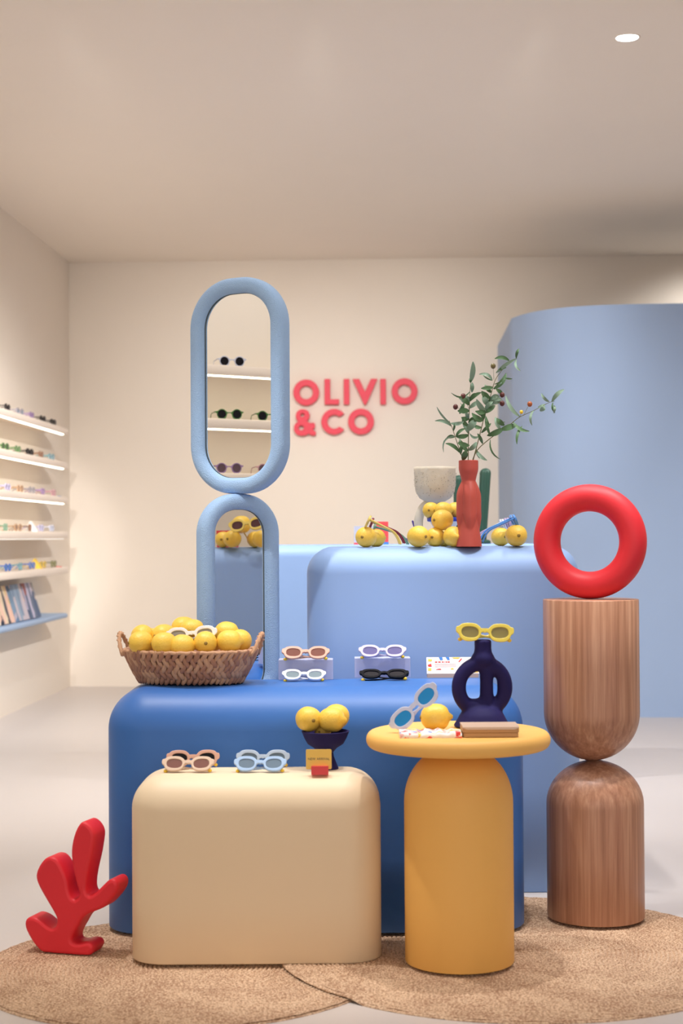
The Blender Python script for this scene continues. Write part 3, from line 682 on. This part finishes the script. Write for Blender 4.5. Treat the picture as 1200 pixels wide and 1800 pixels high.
for lb, dy, st, lv, ol in BR:
    t = thing('olive_branch', lb, 'branch', (pv.x, YV, ZL + .2), 0, 'olive branches in the terracotta vase')
    inv = T(-pv.x, -YV, -(ZL + .2))
    def stemy(i, n): return YV + dy*(i/n)*3
    pts = cat_rom([op(x, y, YV + (dy*3)*(i/(len(st)-1))) for i, (x, y) in enumerate(st)], 4, False)
    me = MB().tube(pts, [.0019 - .0012*i/len(pts) for i in range(len(pts))], 7).mesh('stem', M['stem']); me.transform(inv); obj('stem', me, t)
    for (x0, y0, x1, y1, sag, w) in lv:
        k = min(range(len(st)), key=lambda i: hypot(st[i][0]-x0, st[i][1]-y0)); yy = YV + dy*3*k/(len(st)-1)
        a = op(x0, y0, yy); e = op(x1, y1, yy + random.uniform(-.035, .02))
        tw = random.uniform(-.35, .35)
        me = leafmesh(a, e, sag, w*1.08/4.444*U/cos(tw), M['leaf'] if random.random() < .6 else M['leaf2'], tw); me.transform(inv); obj('leaf', me, t)
    for (x, y, x0, y0, mn) in ol:
        c = op(x, y, YV + dy*2 - .012); s0 = op(x0, y0, YV + dy*2)
        me = MB().tube([s0, (s0 + c)/2 + Vector((0, 0, .002)), c], .0006, 5).mesh('stalk', M['stem']); me.transform(inv); obj('stalk', me, t)
        rr = 20/4.444*U if mn != 'tip' else 14/4.444*U
        me = MB().lathe([(rr*cos(R(a)), rr*1.12*sin(R(a))) for a in range(-88, 89, 16)], 16).mesh('olive', M[mn]); me.transform(inv @ T(*c)); obj('olive', me, t)

# cactus ornaments on the back counter
YK = 7.85
kx = at(846, 940, YK); t = thing('cactus', 'dark green ribbed cactus on the back counter, rising behind the terracotta vase', 'plant', (kx.x, YK, 1.16))
def col_cactus(x0, z0, x1, z1, r):
    b = MB(); rings = []; n = 40; h = z1 - z0
    for i in range(15):
        if i < 9: zz = z0 + (h - r)*i/8; rr = r*(.82 + .18*i/8)
        else: a = (i - 8)/6*pi/2; zz = z1 - r + r*sin(a); rr = max(r*cos(a), .0008)
        cx = x0 + (x1 - x0)*(zz - z0)/h
        rings.append([(cx + rr*(1 + .1*cos(8*2*pi*j/n))*cos(2*pi*j/n), rr*(1 + .1*cos(8*2*pi*j/n))*sin(2*pi*j/n), zz) for j in range(n)])
    b.grid(rings); return b.mesh('stem', M['cactus'])
zk = at(854, 823, YK).z - 1.16; u2 = YK/F
obj('stem', col_cactus(0, .0, 8*u2, zk, 9*u2), t)
obj('stem', col_cactus(-40*u2, .0, -39*u2, zk - 12*u2, 9*u2), t)
obj('base', MB().lathe([(.10, 0), (.10, .012), (.09, .02)], 40, (-.055, 0, 0), sy=.6).mesh('base', M['cactus']), t)

# small boxes and lavender on the back counter
YB = 7.8
def boxthing(px0, px1, py0, m, label, extra=None):
    a = at(px0, py0, YB); c = at(px1, py0, YB); w_ = c.x - a.x; h_ = a.z - 1.16
    t = thing('gift_box', label, 'box', ((a.x + c.x)/2, YB, 1.16))
    obj('box_body', MB().box(-w_/2, -.02, 0, w_/2, .03, h_).mesh('box_body', m, False), t)
    return t, w_, h_
t, w_, h_ = boxthing(660, 682, 917, M['cardr'], 'small red box with pale figure print on the back counter')
o = obj('base_band', MB().box(-w_/2-.001, -.0215, 0, w_/2+.001, -.0195, .012).mesh('base_band', M['printb'], False), t)
obj('print', MB().lathe([(.016, 0), (.012, .02), (.004, .03)], 18, (0, -.0, .03), sy=.1).mesh('print', M['printpk']), t, T(0, -.021, 0))
t, w_, h_ = boxthing(622, 658, 925, mat('grey_card', rgb(190, 195, 215), .6), 'small pale grey box behind the leftmost lemon, on the back counter')
obj('base_band', MB().box(-w_/2-.001, -.0215, 0, w_/2+.001, -.0195, .009).mesh('base_band', M['cardr'], False), t)
pL = at(732, 955, 6.05)
t = thing('lavender_sprig', 'purple lavender sprig lying behind the lemons left of the clay goblet', 'flower', (pL.x, 6.05, ZL - .003)); inv = T(-pL.x, -6.05, -(ZL-.003))
lav = mat('lavender_purple', rgb(92, 74, 170), .7); lgn = mat('lavender_green', rgb(120, 150, 110), .7)
t.location = (pL.x, 5.92, ZL); inv = T(-pL.x, -5.92, -ZL)
for (x0, y0, x1, y1) in ((738, 960, 725, 917), (738, 960, 733, 930), (736, 960, 708, 945)):
    a = at(x0, y0, 5.92); a.z = max(a.z, ZL); c = at(x1, y1, 5.92)
    me = MB().tube([a, (a + c)/2, c], .0011, 5).mesh('stem', lgn); me.transform(inv); obj('stem', me, t)
    b = MB(); d = (c - a).normalized()
    for k in range(5): q = c - d*.005*k; b.lathe([(.0008, -.004), (.0042, 0), (.003, .003), (.0006, .005)], 7, tuple(q))
    me = b.mesh('blossom', lav); me.transform(inv); obj('blossom', me, t)

# sunglasses resting on the lemons of the counter
def gm_pts(hinge, front_bottom, tip, side, ymid):
    pass
def open_pair(label, x_top, z_top, x_tip, face_left, yc, fm, lm, sc=1.0, lean=R(12)):
    """open pair whose front stands near x_top and whose temple tips reach the counter at x_tip"""
    s = -1 if face_left else 1
    dx = abs(x_tip - x_top); tz = z_top - ZL - .001
    # local tip at y .143, z -.033 relative to the front; hinge z +.01
    ang0 = atan2(-.033 - .020, .143); tot = hypot(.143, .053)*sc
    want = atan2(-tz, dx) ; rot = want - ang0
    mx = T(x_top, yc, z_top) @ Rm(-pi/2 if face_left is False else pi/2, 'Z')
    mx = T(x_top, yc, z_top) @ Rm(R(90) if not face_left else R(-90), 'Z') @ Rm(rot, 'X') @ T(0, 0, -.020*sc)
    return glasses(label, mx, fm, lm, 'open', 'oval', sc=sc, tips=False, group='sunglasses leaning on lemons of the tall plinth')
for (px, py, ptip, y, fm, lm, lb) in ((651, 908, 703, 5.50, 'gold', 'brown', 'translucent yellow sunglasses resting on the leftmost lemon, nearest of the three stacked pairs'),
                                (656, 912, 712, 5.66, 'burgundy', 'plum', 'burgundy sunglasses behind the yellow pair on the leftmost lemons'), (660, 921, 716, 5.82, 'sage', 'green', 'sage green sunglasses farthest behind the yellow pair on the leftmost lemons')):
    yn = y - .068; a = at(px, py, yn); c = at(ptip, 960, yn)
    open_pair(lb, a.x, a.z, c.x, True, y, fm, lm, 1.0)
for (px, py, ptip, y, fm, lm, lb) in ((903, 906, 846, 5.50, 'blue', 'slate', 'bright blue sunglasses resting on the large right lemon'), (893, 912, 840, 5.68, 'orchid', 'mauve', 'lilac sunglasses behind the bright blue pair on the right lemons'), (884, 914, 842, 5.84, 'white', 'tint', 'white sunglasses farthest behind the bright blue pair')):
    yn = y - .068; a = at(px, py, yn); c = at(ptip, 960, yn)
    open_pair(lb, a.x, a.z, c.x, False, y, fm, lm, 1.0)

# ------------------------------------------------------------ display seen in the lower mirror
o_, n_ = LOM
def virt(px, py, Y):
    p = at(px, py, Y); return p - 2*((p - o_).dot(n_))*n_
vd = 7.3
c0 = virt(428, 960, vd); dirv = (virt(428, 960, vd + 1) - c0); dirv.z = 0; dirv.normalize()
ang = atan2(dirv.y, dirv.x)
Mx = T(c0.x, c0.y, 0) @ Rm(ang - pi/2, 'Z')
zt2 = virt(428, 962, vd).z
tag(obj('sky_blue_counter', block(.52, .36, zt2, .09, .08, 'side_plinth', M['counter']), mtx=Mx @ T(0, .14, 0)), 'light blue plinth seen only in the lower mirror', 'plinth')
G2 = 'lemons reflected in the lower mirror'
for (px, py, Y, lb, rz, sc) in ((408, 948, vd - .02, 'left lemon at the foot of the pile reflected in the lower mirror', .5, 1.18), (448, 948, vd + .03, 'right lemon behind, at the foot of the reflected pile', 2.9, 1.1), (459, 949, vd - .07, 'rightmost front lemon of the reflected pile, cut by the mirror frame', 2.6, 1.15),
                         (424, 922, vd, 'top lemon of the pile in the lower mirror, wearing yellow sunglasses', .8, 1.22), (392, 950, vd + .03, 'lemon at far left of the reflected pile, cut by the mirror frame', .2, 1.1)):
    p = virt(px, py, Y)
    if py > 940: p.z = zt2 + R0*sc*.98
    lemon(p, lb, rz=ang + rz, sc=sc, group=G2)
p = virt(434, 922, vd - .12)
glasses('yellow sunglasses with dark lenses on the top lemon, reflected in the lower mirror', T(*p) @ Rm(ang - pi/2 + .5, 'Z') @ Rm(-.25, 'X') @ Rm(.1, 'Y'), 'gold', 'choc', 'open', 'oval', sc=1.25, tips=False)
p = virt(400, 940, vd + .15); 
tag(obj('gift_box', MB().box(-.05, -.02, 0, .05, .02, .075).box(-.052, -.022, .055, .052, .022, .078).mesh('gift_box', M['cardr'], False), mtx=T(p.x, p.y, zt2) @ Rm(ang + pi/2, 'Z')), 'red box behind the lemons reflected in the lower mirror', 'box')

# ------------------------------------------------------------ basket with lemons
BX, BY = at(335, 1190, 5.0).x, 5.0
BZ = ZB + .003
t = thing('woven_basket', 'oval woven water hyacinth basket full of lemons with two rope handles', 'basket', (BX, BY, BZ), R(-9))
A0, B0, A1, B1, HB = .166, .105, .210, .150, .098
def bell(k): return (A0 + (A1-A0)*k**.85, B0 + (B1-B0)*k**.85)
b = MB(); rings = []
for k in (0, .2, .4, .6, .8, 1.0): a, c = bell(k); rings.append([((a-.006)*cos(q), (c-.006)*sin(q), .004 + HB*k) for q in [2*pi*j/64 for j in range(64)]])
for k in (1.0, .6, .25): a, c = bell(k); rings.append([((a-.014)*cos(q), (c-.014)*sin(q), .010 + HB*k*.98) for q in [2*pi*j/64 for j in range(64)]])
b.grid(rings); obj('liner', b.mesh('liner', M['weave']), t)
b = MB(); b.tube([(A1*cos(q), B1*sin(q), HB + .003 + .0012*sin(q*40)) for q in [2*pi*j/160 for j in range(160)]], .0062, 8, True); obj('rim', b.mesh('rim', M['weave2']), t)
s = MB(); rings = []
for i in range(7):
    u = i/6; r = .0022 + .0068*sin(pi*(u*.8 + .08))**.9; rings.append([(r*cos(2*pi*j/7), r*.62*sin(2*pi*j/7), -.019 + .038*u) for j in range(7)])
s.grid(rings); sme = s.mesh('weave_strand', M['weave']); sme2 = sme.copy(); sme2.materials.clear(); sme2.materials.append(M['weave2'])
random.seed(3)
for k in range(5):
    kk = .08 + k*.215
    for j in range(58):
        q = 2*pi*(j + .5*(k % 2))/58; a, c = bell(kk); nx, ny = cos(q)/a, sin(q)/c; l = hypot(nx, ny); nx /= l; ny /= l
        tilt = R(26 if k % 2 else -26) + random.uniform(-.12, .12)
        mx = T(a*cos(q), c*sin(q), .010 + (HB-.014)*kk) @ Rm(atan2(ny, nx) - pi/2, 'Z') @ Rm(R(-22), 'X') @ Rm(tilt, 'Y') @ Matrix.Scale(random.uniform(.9, 1.12), 4)
        obj('weave_strand', sme2 if random.random() < .45 else sme, t, mx)
for s_ in (-1, 1):
    pts = []
    for i in range(25):
        u = -1 + 2*i/24; pts.append((s_*(A1 - .012 + .03*sqrt(max(0, 1-u*u*.98))), .052*u, HB - .012 + .066*(1 - abs(u)**2.4)))
    b = MB(); b.tube(pts, .0052, 8)
    for w3 in (0, pi):
        b.tube([(p[0] + .0055*cos(i*1.3 + w3), p[1], p[2] + .0055*sin(i*1.3 + w3)) for i, p in enumerate(pts)], .0034, 6)
    obj('handle', b.mesh('handle', M['weave2']), t)
def bp(cx, cy): return 190 + cx/4.138, 1070 + cy/4.138
bl = [(240, 246, 4.93, .4, 'leftmost front lemon against the basket rim'), (250, 198, 4.985, 1.9, 'lemon behind the leftmost front one, in the basket'), (330, 222, 5.03, 2.8, 'lemon deep between the two left mounds of the basket'), (405, 195, 4.97, .9, 'lemon rising left of the white sunglasses in the basket'),
      (408, 255, 4.895, 0.1, 'front lemon under the left lens of the white sunglasses'), (540, 272, 4.89, .05, 'low front lemon in the middle of the basket'), (550, 138, 5.06, .5, 'topmost lemon at the back of the basket'), (612, 158, 5.00, .1, 'lemon right behind the bridge of the white sunglasses'),
      (706, 246, 4.90, 1.7, 'front lemon below the right lens of the white sunglasses'), (862, 176, 5.00, .1, 'upper lemon of the right mound in the basket'), (880, 238, 4.915, .1, 'front lemon of the right mound in the basket'), (960, 232, 4.985, 1.4, 'rightmost lemon in the basket beside the handle'),
      (480, 215, 5.01, .3, 'lemon under the white sunglasses in the basket'), (760, 225, 5.04, .8, 'lemon in the gap before the right mound of the basket'), (650, 220, 5.03, .8, 'lemon behind the front row in the middle of the basket')]
for cx, cy, y, rz, lb in bl:
    lemon(at(*bp(cx, cy), y), lb, rz=rz, sc=1.06, group='lemons in the woven basket')
p = at(*bp(606, 190), 4.925)
glasses('white sunglasses lying on the lemons in the woven basket', T(*p) @ Rm(R(-6), 'Z') @ Rm(R(-4), 'Y') @ Rm(R(-16), 'X'), 'white', 'smoke', 'folded', 'oval', sc=1.08, tips=False)

# ------------------------------------------------------------ risers, glasses and box on the cobalt plinth
for px0, px1, pyt, pyb, lb in ((489, 585, 1160, 1195, 'frosted lilac riser block under the peach pink sunglasses'), (623, 721, 1157, 1191, 'frosted lilac riser block under the lilac sunglasses')):
    yb = atz((px0+px1)/2, pyb, ZB).y; a = at(px0, pyt, yb); c = at(px1, pyt, yb)
    t = thing('display_riser', lb, 'display stand', ((a.x + c.x)/2, yb, ZB), 0, 'frosted risers on the cobalt plinth')
    w_ = c.x - a.x; h_ = a.z - ZB
    b = MB(); b.grid([[(x, y + .035, z) for x, y in rrect(w_ - q, .07 - q, .003, 2)] for z, q in ((0, .001), (.001, 0), (h_-.001, 0), (h_, .002))]); obj('block', b.mesh('block', M['acryl'], False), t)
def gflat(px, pyb, z, lean, rz, fm, lm, label, sc=1.0, roll_=0, **k):
    """folded pair resting on a surface at height z; pyb = pixel row of its lowest edge"""
    p = atz(px, pyb, z)
    mx = T(p.x, p.y + .004, z + .0005) @ Rm(rz, 'Z') @ Rm(roll_, 'Y') @ T(0, 0, max(.0237*cos(lean) + .004*sin(lean), .0225*cos(lean) + .009*sin(lean))*sc) @ Rm(-lean, 'X')
    return glasses(label, mx, fm, lm, 'folded', 'oval', sc=sc, **k)
gflat(534, 1198, ZB, R(48), R(-2), 'white', 'greyg', 'white sunglasses with grey lenses lying before the left frosted riser', .93)
gflat(675, 1196, ZB, R(62), R(-2), 'black', 'dark', 'black sunglasses lying before the right frosted riser', 1.05)
rz1 = at(537, 1160, 5.1).z + .0; 
gflat(537, 1161, at(537, 1160, atz(537, 1195, ZB).y).z, R(40), R(-3), 'pink', 'brown', 'peach pink sunglasses with brown lenses on the left frosted riser', 1.02)
gflat(672, 1158, at(672, 1157, atz(672, 1191, ZB).y).z, R(42), R(-3), 'lilac', 'mauve', 'pale lilac sunglasses with violet lenses on the right frosted riser', 1.03)
# printed box
yb = 5.13; a = at(750, 1190, yb); wbx = at(842, 1190, yb).x - a.x
t = thing('printed_box', 'flat white box printed with colourful shapes on the cobalt plinth beside the navy vase', 'box', mtx=T(a.x + wbx/2, yb, ZB + .001))
obj('tray', MB().box(-wbx/2+.002, 0, 0, wbx/2-.002, .05, .013).mesh('tray', M['taupe'], False), t)
hl = .056; tl = Rm(R(-24), 'X'); ml = T(0, 0, .013) @ tl
obj('lid', MB().box(-wbx/2, 0, 0, wbx/2, .006, hl).mesh('lid', M['paper'], False), t, ml)
def pr(pts, m, nm='print'):
    obj(nm, plate([pts], .0006, .0001, nm, M[m]), t, ml @ T(-wbx/2, -.0004, 0))
q = wbx/92
pr([(22*q, hl), (28*q, hl), (29*q, hl-.010), (24*q, hl-.010)], 'printb'); pr([(34*q, hl), (40*q, hl), (41*q, hl-.010), (37*q, hl-.010)], 'printb')
pr([(3*q, hl-.006), (10*q, hl-.008), (9*q, hl-.014), (3*q, hl-.014)], 'printy'); pr([(2*q, .030), (8*q, .034), (9*q, .024), (3*q, .024)], 'inkr')
pr([(2*q, .010), (8*q, .010), (8*q, .019), (3*q, .019)], 'printy'); pr([(45*q, hl-.001), (60*q, hl-.001), (56*q, hl-.006), (48*q, hl-.005)], 'printy')
pr([(56*q, hl-.016), (58*q, hl-.017), (63*q, hl-.006), (61*q, hl-.005)], 'inkr'); pr([(16*q, .013), (26*q, .013), (24*q, .017), (19*q, .016)], 'inkr')
pr([(74*q, .013), (90*q, .012), (86*q, .020), (78*q, .02)], 'printpk'); pr([(76*q, .003), (90*q, .003), (90*q, .008), (76*q, .008)], 'printy'); pr([(42*q, .014), (48*q, .014), (46*q, .019), (43*q, .018)], 'printy')
for x0, x1 in ((15, 19), (20.5, 25), (27, 30), (31, 32), (33.5, 36), (37, 41)): pr([(x0*q, hl-.0185), (x1*q, hl-.0185), (x1*q, hl-.0148), (x0*q, hl-.0148)], 'inkr', 'printed_line')
for k in range(3): pr([(14*q, .0235 + .0045*k), (52*q, .0235 + .0045*k), (52*q, .0243 + .0045*k), (14*q, .0243 + .0045*k)], 'printpk', 'printed_line')

# ------------------------------------------------------------ on the cream plinth
gflat(339, 1349, ZC, R(18), R(3), 'pink', 'dark', 'pinkish brown sunglasses standing behind the peach pair on the cream plinth', 1.03)
gflat(330, 1358, ZC, R(38), R(-3), 'peach', 'brown', 'peach sunglasses with brown lenses at the left of the cream plinth', 1.0)
gflat(462, 1349, ZC, R(18), R(-2), 'ice', 'slate', 'icy white sunglasses standing behind the pale blue pair on the cream plinth', 1.04)
gflat(457, 1358, ZC, R(38), R(-3), 'ice2', 'slate', 'pale blue sunglasses with grey blue lenses in the middle of the cream plinth', 1.0)
pbw = atz(572, 1353, ZC)
t = thing('footed_bowl', 'navy footed bowl with lemons on the cream plinth', 'bowl', (pbw.x, pbw.y + .02, ZC + .0))
yb = pbw.y + .02; u = yb/F; z_ = lambda py: at(572, py, yb).z - ZC
zrim = z_(1285)
obj('bowl', MB().lathe([(.037, 0), (.037, .003), (.030, .02), (.024, .035), (.022, z_(1322)), (.034, z_(1314)), (.052, z_(1307)), (.061, z_(1297)), (.069, zrim), (.065, zrim + .001), (.055, zrim - .02), (.030, zrim - .034), (.004, zrim - .036)], 28).mesh('bowl', M['navy'], True, 35), t)
GB = 'lemons in the navy footed bowl'
lemon(at(542, 1264, yb - .004), 'left lemon in the navy bowl on the cream plinth', rz=1.95, sc=1.08, group=GB)
lemon(at(583, 1265, yb - .018), 'front right lemon with its scar turned left in the navy bowl', rz=-.35, sc=1.05, group=GB)
lemon(at(591, 1259, yb + .052), 'lemon at the back right of the navy bowl', rz=.8, sc=1.05, group=GB)
lemon((pbw.x - .008, yb + .022, ZC + zrim - .002), 'lemon deep in the navy bowl, hardly visible', rz=1.2, sc=.7, group=GB)
pcx = atz(562, 1362, ZC)
t = thing('card_holder', 'yellow card in a small red block holder in front of the navy bowl', 'sign', (pcx.x, pcx.y, ZC))
wc = 30*pcx.y/F
hc_ = at(562, 1347, pcx.y).z - ZC
obj('holder', MB().box(-wc/2, 0, 0, wc/2, .009, hc_).box(-wc/2, .013, 0, wc/2, .020, hc_).box(-wc/2, .009, 0, wc/2, .013, .006).mesh('holder', M['cardr'], False), t)
cwd = 45*pcx.y/F; ch = 35*pcx.y/F
cm = plate([[(x, z) for x, z in rrect(cwd, ch, .004, 5)]], .0022, .0003, 'card', M['cardy'])
card = obj('card', cm, t, T(-.003, .011, .008 + ch/2 + .006))
tm = text_mesh('NEW ARRIVAL', .0095, M['ink'], .0002); obj('lettering', tm, card, T(0, -.0013, .001))

# ------------------------------------------------------------ on the yellow table
pn = at(847, 1290, 4.53)
yb = 4.545; u = yb/F
b = MB(); zc_ = at(847, 1211, yb).z
Z = lambda py: at(847, py, yb).z - ZT
def X(px): return at(px, 1200, yb).x - pn.x
b.tube([(X(847) + 42*u*cos(q), 0, Z(1208) + 42*u*sin(q)) for q in [2*pi*j/48 for j in range(48)]], 13*u, 16, True)
b.tube([(X(855), 0, Z(py)) for py in (1166, 1180, 1200, 1240, 1262)], [12*u, 12.5*u, 12*u, 13*u, 18*u], 16)
b.lathe([(16*u, Z(1124)), (15*u, Z(1135)), (15.5*u, Z(1146)), (21*u, Z(1156)), (20*u, Z(1166)), (8*u, Z(1172))][::-1], 24, (X(849), 0, 0))
b.tube([(X(832), 0, Z(1163)), (X(848), 0, Z(1158)), (X(866), 0, Z(1164))], [12*u, 16*u, 12*u], 16)
b.tube([(X(822), 0, Z(1238)), (X(848), 0, Z(1244)), (X(876), 0, Z(1238))], [11*u, 17*u, 11*u], 16)
b.tube([(X(884), 0, Z(1185)), (X(887), 0, Z(1206)), (X(884), 0, Z(1226))], [11*u, 13*u, 11*u], 16)
b.lathe([(51*u, .001), (49*u, .008), (44*u, Z(1266)), (38*u, Z(1254)), (28*u, Z(1244)), (10*u, Z(1236))], 40, (X(846), 0, 0))
me = b.mesh('tmp', M['navy'])
o = bpy.data.objects.new('tmp', me); COL.objects.link(o)
rm = o.modifiers.new('r', 'REMESH'); rm.mode = 'VOXEL'; rm.voxel_size = .0028; rm.use_smooth_shade = True
sm = o.modifiers.new('s', 'SMOOTH'); sm.iterations = 36; sm.factor = .6
vm = bpy.data.meshes.new_from_object(o.evaluated_get(bpy.context.evaluated_depsgraph_get())); bpy.data.objects.remove(o)
vm.materials.clear(); vm.materials.append(M['navy']); vm.shade_smooth()
tag(obj('navy_vase', vm, mtx=T(pn.x, yb, ZT) @ Rm(R(8), 'Z')), 'navy sculptural ring vase with two holes on the yellow table', 'vase')
pg = at(852, 1112, yb - .012)
glasses('translucent yellow sunglasses perched on the neck of the navy vase', T(pg.x, pg.y, pg.z) @ Rm(R(2), 'Y') @ Rm(R(-14), 'X'), 'yellow', 'olive', 'folded', 'oval', sc=1.10)
pl_ = at(765, 1254, 4.47)
pl_.z = ZT + R0*1.12
lemon(pl_, 'plump lemon on the yellow table next to the tilted sunglasses', rz=.15, sc=1.13)
# tilted mirrored sunglasses
pa = at(746, 1225, 4.43); pb_ = at(711, 1262, 4.40); mid = (pa + pb_)/2
tx = math.atan2(pa.z - pb_.z, pa.x - pb_.x)
glasses('clear framed sunglasses with mirrored blue lenses propped at a tilt on the lemon', T(*mid) @ Rm(R(-6), 'Z') @ Rm(-tx, 'Y') @ Rm(R(-8), 'X'), 'clear', 'mirr', 'folded', 'oval', sc=1.16, tips=False)
# printed cloth pouch
pf = atz(703, 1298, ZT); pe = atz(812, 1298, ZT)
t = thing('printed_pouch', 'white cleaning cloth with confetti print lying flat under the tilted sunglasses', 'cloth', ((pf.x+pe.x)/2, pf.y, ZT))
w_ = pe.x - pf.x; b = MB(); rings = []
for i in range(15):
    x = -w_/2 + w_*i/14; hh = .014 + .006*noise.noise(Vector((i*.7, 1, 2))); dd = .115 + .004*sin(i)
    rings.append([(x, 0 + .002*sin(i*1.7), 0), (x, -.001 + .002*sin(i*1.7), hh*.5), (x, .003, hh*.85), (x, dd*.4, hh + .002*sin(i)), (x, dd*.8, hh), (x, dd, hh*.5), (x, dd, 0)])
b.grid(rings); obj('fabric', b.mesh('fabric', M['print'], True, 50), t)
obj('edge_tab', MB().box(w_/2-.016, -.0015, .004, w_/2-.004, .02, .0155).mesh('edge_tab', M['cardr'], False), t)
# leather cases
pw = atz(813, 1297, ZT); pw2 = atz(913, 1297, ZT); w_ = pw2.x - pw.x
t = thing('glasses_case', 'taupe leather flap case stacked on a tan one at the right of the yellow table', 'case', ((pw.x+pw2.x)/2, pw.y, ZT + .013))
t.location.z = ZT + .013
def casebody(w, d, h, z0): 
    b = MB(); b.grid([[(x, y + d/2, z) for x, y in rrect(w - q, d - q, .008, 4)] for z, q in ((z0, .003), (z0+.001, 0), (z0+h-.001, 0), (z0+h, .003))]); return b
obj('body', casebody(w_, .10, .014, 0).mesh('body', M['tan'], True, 40), t)
b = MB(); rings = []
for i in range(13):
    x = -w_/2 + w_*i/12; k = abs(-1 + 2*i/12); dr = -.002 + (.006 if k > .85 else 0)
    rings.append([(x, .102, .0145), (x, .102, .0175), (x, .012, .0182), (x, dr, .0155), (x, dr-.0015, .009 + (.004 if k > .85 else 0)), (x, dr, .009 + (.004 if k > .85 else 0)), (x, dr+.002, .0145)])
b.grid(rings); obj('flap', b.mesh('flap', M['taupe'], True, 40), t)
t = thing('glasses_case', 'tan leather case lying at the bottom of the stack on the yellow table', 'case', ((pw.x+pw2.x)/2, pw.y, ZT))
obj('body', casebody(w_*.98, .10, .0125, .0005).mesh('body', M['tan'], True, 40), t)

# ------------------------------------------------------------ red coral sculpture
cp = [(320,1278),(250,1215),(190,1120),(176,1060),(192,1022),(235,1004),(300,1022),(360,1062),(405,1082),(440,1066),(452,1010),(420,945),(345,830),(290,735),(274,665),(300,590),(350,528),(402,508),(455,528),(500,590),(540,680),(556,770),(578,826),(610,842),(640,812),(644,782),(618,700),(590,580),(579,450),(600,335),(640,245),(682,213),(735,240),(770,292),(776,350),(755,480),(722,620),(706,720),(712,782),(740,802),(790,772),(850,712),(900,668),(945,662),(974,700),(962,762),(905,838),(840,898),(725,948),(672,990),(632,1056),(600,1110),(580,1160),(592,1190),(640,1196),(700,1180),(745,1188),(766,1222),(748,1264),(708,1285),(500,1287),(380,1285)]
YCO = 4.575; uc = YCO/F/4.615
loop = [((p.x - 530)*uc*1.03, (1287 - p.y)*uc) for p in cat_rom([(x, y, 0) for x, y in cp], 3)]
loop = [(x, max(z, 0.0)) for x, z in loop]
pco = at(530/4.615, 1400 + 1287/4.615, YCO)
tag(obj('coral_sculpture', plate([loop], .085, .010, 'coral_sculpture', M['red']), mtx=T(pco.x, YCO, .009) @ Rm(R(-16), 'Z') @ T(0, .0425, 0)), 'matte red coral shaped cutout standing on the left rug', 'sculpture')
